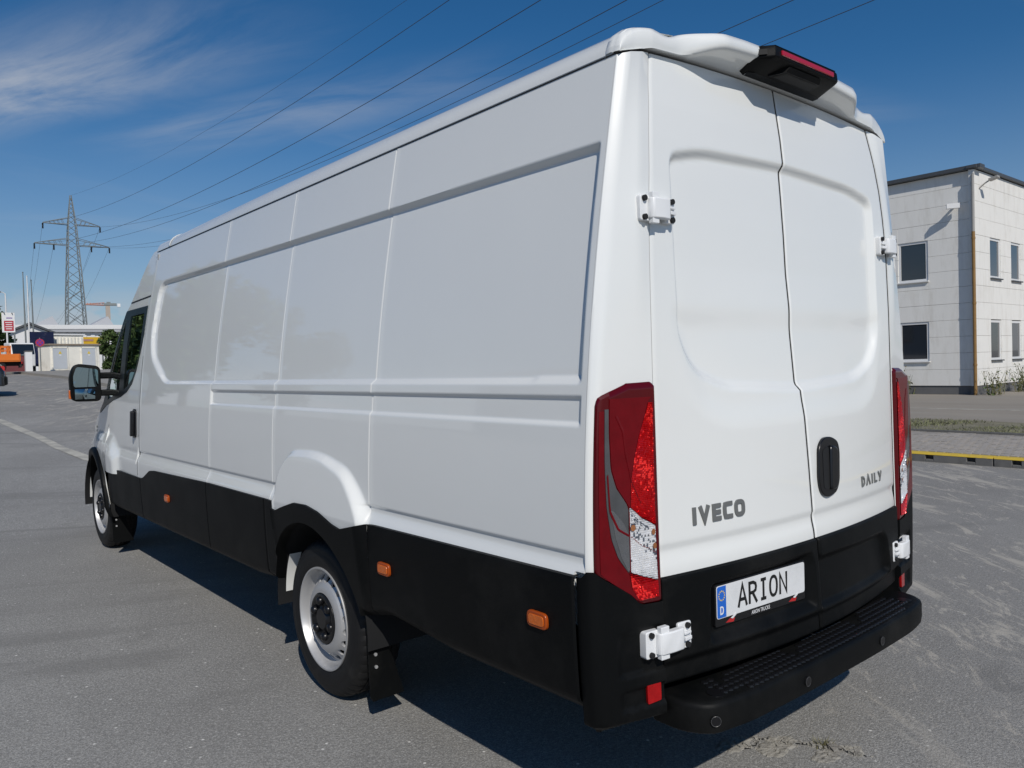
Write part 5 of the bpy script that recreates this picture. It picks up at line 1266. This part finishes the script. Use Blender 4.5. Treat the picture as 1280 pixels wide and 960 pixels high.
mb = MB(); mb.prism([(4.7, .5), (6.3, .5), (6.35, 1.1), (5.9, 1.75), (5.5, 2.15), (4.7, 2.2)], lambda p, d: np.array([p[0], d, p[1]]), -.95, .95); mb.build('cab', M['orange'], e, bevel=.05)
for y in (-.955, .955):
    mb = MB(); mb.prism([(4.95, 1.3), (5.75, 1.3), (5.5, 1.95), (4.95, 2.0)], lambda p, d: np.array([p[0], y+d, p[1]]), -.004, .004); mb.build('side_window', M['glass_dark'], e)
mb = MB(); mb.box((2.8, 0, .52), (5.8, .9, .20)); mb.build('chassis', M['seam'], e)
mb = MB(); mb.box((.03, 0, .40), (.10, 1.9, .14)); mb.build('rear_bumper', M['seam'], e)
for y in (-.8, .8):
    mb = MB(); mb.box((-.02, y, .56), (.04, .28, .12)); mb.build('tail_light', M['lamp_red'], e); road_wheel('wheel', e, 1.0, y, .35, .35, .26, 'y'); road_wheel('wheel', e, 5.4, y, .35, .35, .24, 'y')
# white lorry behind the maroon wall
e = empty('white_lorry', (5.85, 60.2, 1.82), rz=R(97), label='white lorry cab half hidden behind the maroon wall and pillar', cat='truck')
mb = MB(); mb.prism([(0, .45), (-1.6, .45), (-1.65, 1.2), (-1.35, 2.0), (0, 2.05)], lambda p, d: np.array([p[0], d, p[1]]), -.70, .70); mb.build('cab', M['sign_white'], e, bevel=.06)
mb = MB(); mb.prism([(-1.63, 1.25), (-1.385, 1.90), (-1.43, 1.92), (-1.68, 1.26)], lambda p, d: np.array([p[0], d, p[1]]), -.62, .62); mb.build('windscreen', M['glass_dark'], e)
for y in (-.705, .705):
    mb = MB(); mb.prism([(-1.35, 1.2), (-.45, 1.2), (-.45, 1.85), (-1.15, 1.85)], lambda p, d: np.array([p[0], y+d, p[1]]), -.005, .005); mb.build('side_window', M['glass_dark'], e); road_wheel('wheel', e, -1.0, y*.9, .38, .38, .24, 'y')
mb = MB(); mb.box((1.9, 0, 1.0), (3.6, 1.4, .9)); mb.build('load_body', M['sign_white'], e)
# dark hatchback, only its tail reaches into the frame
e = empty('dark_car', (.86, 25.6, .955), rz=R(172), label='dark hatchback whose tail just enters at the left edge', cat='car')
mb = MB(); prof = [(0, .30), (.0, .72), (.10, .88), (.35, 1.28), (.9, 1.45), (2.2, 1.44), (2.9, .98), (3.9, .82), (4.05, .55), (4.0, .28)]
secs = []
for y, k, zt in ((-.86, .97, .0), (-.80, 1.0, 0), (.80, 1.0, 0), (.86, .97, 0)): secs.append([(2.0+(x-2.0)*k, y*(1-.14*max(0, (z-.9)/.55)), z) for x, z in prof])
mb.grid(np.array(secs), cv=True); mb.f.append(tuple(range(len(prof)))); mb.m.append(0); mb.f.append(tuple(range(3*len(prof), 4*len(prof)))[::-1]); mb.m.append(0); mb.build('body', M['black_car'], e, bevel=.03, smooth=35)
for y in (-.80, .80):
    mb = MB(); mb.prism([(.45, .95), (2.6, .95), (2.1, 1.36), (.85, 1.36)], lambda p, d: np.array([p[0], y+d, p[1]]), -.012, .012); mb.build('side_window', M['glass_dark'], e)
    mb = MB(); mb.box((.06, y*.85, .80), (.10, .22, .14)); mb.build('tail_light', M['lamp_red'], e); road_wheel('wheel', e, .75, y, .31, .31, .20, 'y'); road_wheel('wheel', e, 3.2, y, .31, .31, .20, 'y')
mb = MB(); mb.box((-.01, 0, .45), (.08, 1.6, .26)); mb.build('rear_bumper', M['sign_white'] if False else M['plastic'], e, bevel=.04)

# tower crane far off
e = empty('tower_crane', (68.9, 310.5, 0), rz=R(-12), label='distant tower crane right of the pylon', cat='crane')
mb = MB(); mb.box((0, 0, 13.5), (1.5, 1.5, 27.2)); mb.build('crane_mast', M['crane_grey'], e)
mb = MB(); mb.box((.8, 0, 27.6), (4.2, 1.8, .8)); mb.box((.3, 0, 28.2), (1.3, 1.2, .6)); mb.build('slewing_platform', M['galv'], e)
mb = MB()
for s in (-.5, .5): mb.tube([(-1, s, 27.3), (-7, s, 27.5)], .22, 6)
mb.tube([(-1, 0, 28.2), (-7, 0, 27.7)], .18, 6)
for k in range(6): mb.tube([(-1-k, -.5, 27.3), (-1.5-k, 0, 28.1), (-2-k, .5, 27.35)], .10, 5)
mb.build('crane_jib', M['crane_red'], e)
mb = MB(); mb.box((3.6, 0, 27.3), (1.0, 1.5, 1.2)); mb.build('counterweight', M['sign_white'], e)

# ------------------------------------------------------------------ lattice pylon and its wires
PB = np.array([33.01, 180.4]); DIR = np.array([30-PB[0], 33-PB[1]]); LEN = np.linalg.norm(DIR); DIR /= LEN; NRM = np.array([-DIR[1], DIR[0]])
yaw = math.atan2(NRM[1], NRM[0])
SC = 185.29/230
HT, HU, HL = 48.41*SC, 40.9*SC, 35.64*SC; WU, WLr = -5.23, -6.86
e = empty('lattice_pylon', (PB[0], PB[1], 0), rz=yaw, label='grey lattice electricity pylon with two cross arms', cat='pylon')
def halfw(z): return float(np.interp(z, [0, HL-10, HL, HU, HT], [2.15, 1.45, .95, .72, .12]))
legs = [(-1, -1), (1, -1), (1, 1), (-1, 1)]
for sx, sy in legs:
    mb = MB(); zz = [0, HL-10, HL, HU, HT]; mb.tube([(sx*halfw(z), sy*halfw(z), z) for z in zz], [.13, .12, .11, .09, .07], 5); mb.build('leg', M['galv'], e)
lv = [0]
while lv[-1] < HT-1.0: lv.append(lv[-1]+max(.9, halfw(lv[-1])*1.55))
br = MB()
for a, b in zip(lv[:-1], lv[1:]):
    for i in range(4):
        p, q_ = legs[i], legs[(i+1) % 4]; wa, wb = halfw(a), halfw(b)
        br.tube([(p[0]*wa, p[1]*wa, a), (q_[0]*wb, q_[1]*wb, b)], .055, 4)
        if a < HL-8: br.tube([(q_[0]*wa, q_[1]*wa, a), (p[0]*wb, p[1]*wb, b)], .055, 4)
br.build('lattice_bracing', M['galv'], e)
for z, wd in ((HU, abs(WU)), (HL, abs(WLr))):
    mb = MB(); h = halfw(z)
    for s in (-1, 1):
        for y in (-h, h): mb.tube([(s*h, y, z), (s*wd, 0, z)], .08, 5); mb.tube([(s*h, y, z+1.35), (s*wd, 0, z+.1)], .06, 5)
        n_ = 6
        for k in range(1, n_):
            t = k/n_; x = s*(h+(wd-h)*t); yy = h*(1-t)
            for sg in (-1, 1): mb.tube([(x, sg*yy, z), (s*(h+(wd-h)*(t+.5/n_)), sg*h*(1-t-.5/n_), z+1.35*(1-t)-.1)], .04, 4)
    mb.build('cross_arm', M['galv'], e)
    pos = [(s*wd) for s in (-1, 1)]+([s*wd*.5 for s in (-1, 1)] if z == HL else [])
    for x in pos:
        mb = MB(); mb.lathe([(z-1.15+.12*k, .10 if k % 2 else .20) for k in range(10)], 10, axis='z', c=(x, 0, 0)); mb.build('insulator', M['seam'], e, smooth=30)
M['wire'] = mat('wire_dark', (.06, .065, .075), .6)
WG = 'overhead wires running from the pylon over the van'
specs = [(0, HT, .8, 'thin earth wire from the pylon tip, uppermost of the overhead wires'), (WU, HU, 1, 'overhead wire from the left end of the upper cross arm'), (WLr, HL, 1, 'overhead wire from the left end of the lower cross arm'), (WLr*.5, HL, 1, 'overhead wire from the inner left insulator of the lower cross arm'),
         (-WU, HU, 1, 'overhead wire from the right end of the upper cross arm'), (-WLr*.5, HL, 1, 'overhead wire from the inner right insulator of the lower cross arm'), (-WLr, HL, 1, 'overhead wire from the right end of the lower cross arm')]
for off, h, k, lab in specs:
    pts = []
    for t in np.linspace(0, 1.35, 40):
        p = PB+DIR*LEN*t+NRM*off; z = h+t*(-10.17)-2.83*4*t*(1-t)*k; pts.append((p[0], p[1], z))
    mb = MB(); pts = np.array(pts); dist = np.linalg.norm(pts-CAM, axis=1); mb.tube(pts, .019 if off else .012, 6)
    mb.build('overhead_wire', M['wire'], label=lab, cat='wire', group=WG)
# spans leaving the pylon on the far side
for off, h, lab in ((WU, HU, 'wire sloping down behind the pylon from the left end of its upper arm'), (WLr, HL, 'wire sloping down behind the pylon from the left end of its lower arm'), (WLr*.5, HL, 'wire sloping down behind the pylon from its inner left insulator'), (-WU, HU, 'wire sloping down behind the pylon from the right end of its upper arm'), (-WLr*.5, HL, 'wire sloping down behind the pylon from its inner right insulator'), (-WLr, HL, 'wire sloping down behind the pylon from the right end of its lower arm')):
    d2 = np.array([.125, .992]); pts = []
    for t in np.linspace(0, 1, 24):
        p = PB+NRM*off+d2*300*t; pts.append((p[0], p[1], h-1*t-8*4*t*(1-t)))
    mb = MB(); mb.tube(pts, .022, 5); mb.build('overhead_wire', M['wire'], label=lab, cat='wire', group='wires leaving the pylon on its far side')

# hall added across the street, out of frame, for the van's flank to mirror
e = empty('added_hall', (-34, 6, 0), label='long grey hall added across the street, out of view, for its reflection in the white flank', cat='building')
mb = MB(); mb.box((0, 8, 3.2), (12, 44, 6.4)); mb.build('wall', M['grey_roof'], e)
mb = MB(); mb.prism([(-6.4, 6.4), (6.4, 6.4), (6.4, 6.7), (0, 8.6), (-6.4, 6.7)], lambda p, d: np.array([p[0], d, p[1]]), -14.3, 30.3); mb.build('roof', M['trim'], e)
for k in range(7):
    mb = MB(); mb.box((6.03, -9+k*6, 3.2), (.06, 3.0, 1.6)); mb.build('window', M['pane'], e)

OFF = ('nearest of the tall trees added to mirror in the cab window, beyond the left edge', 'second tall tree added beyond the left edge, mirrored in the flank', 'mid-row tall tree added beyond the left edge', 'tall tree added behind the mid-row one beyond the left edge', 'farthest and tallest tree of the row added beyond the left edge', 'outermost tall tree of the row added beyond the left edge')
for k, (x, y, h) in enumerate(((-9.5, 36, 9.0), (-13.5, 44, 10.5), (-11, 54, 10.0), (-17, 62, 11.0), (-14, 74, 12.0), (-22, 50, 10.0))):
    tree('broadleaf_tree', (x, y, gz(x, y)), h, h*.36, 2400, 40+k, OFF[k], 'trees added left of the picture for reflections', ls=.34, trunk_h=.2)  # tree row added out of view for flank and cab window to mirror
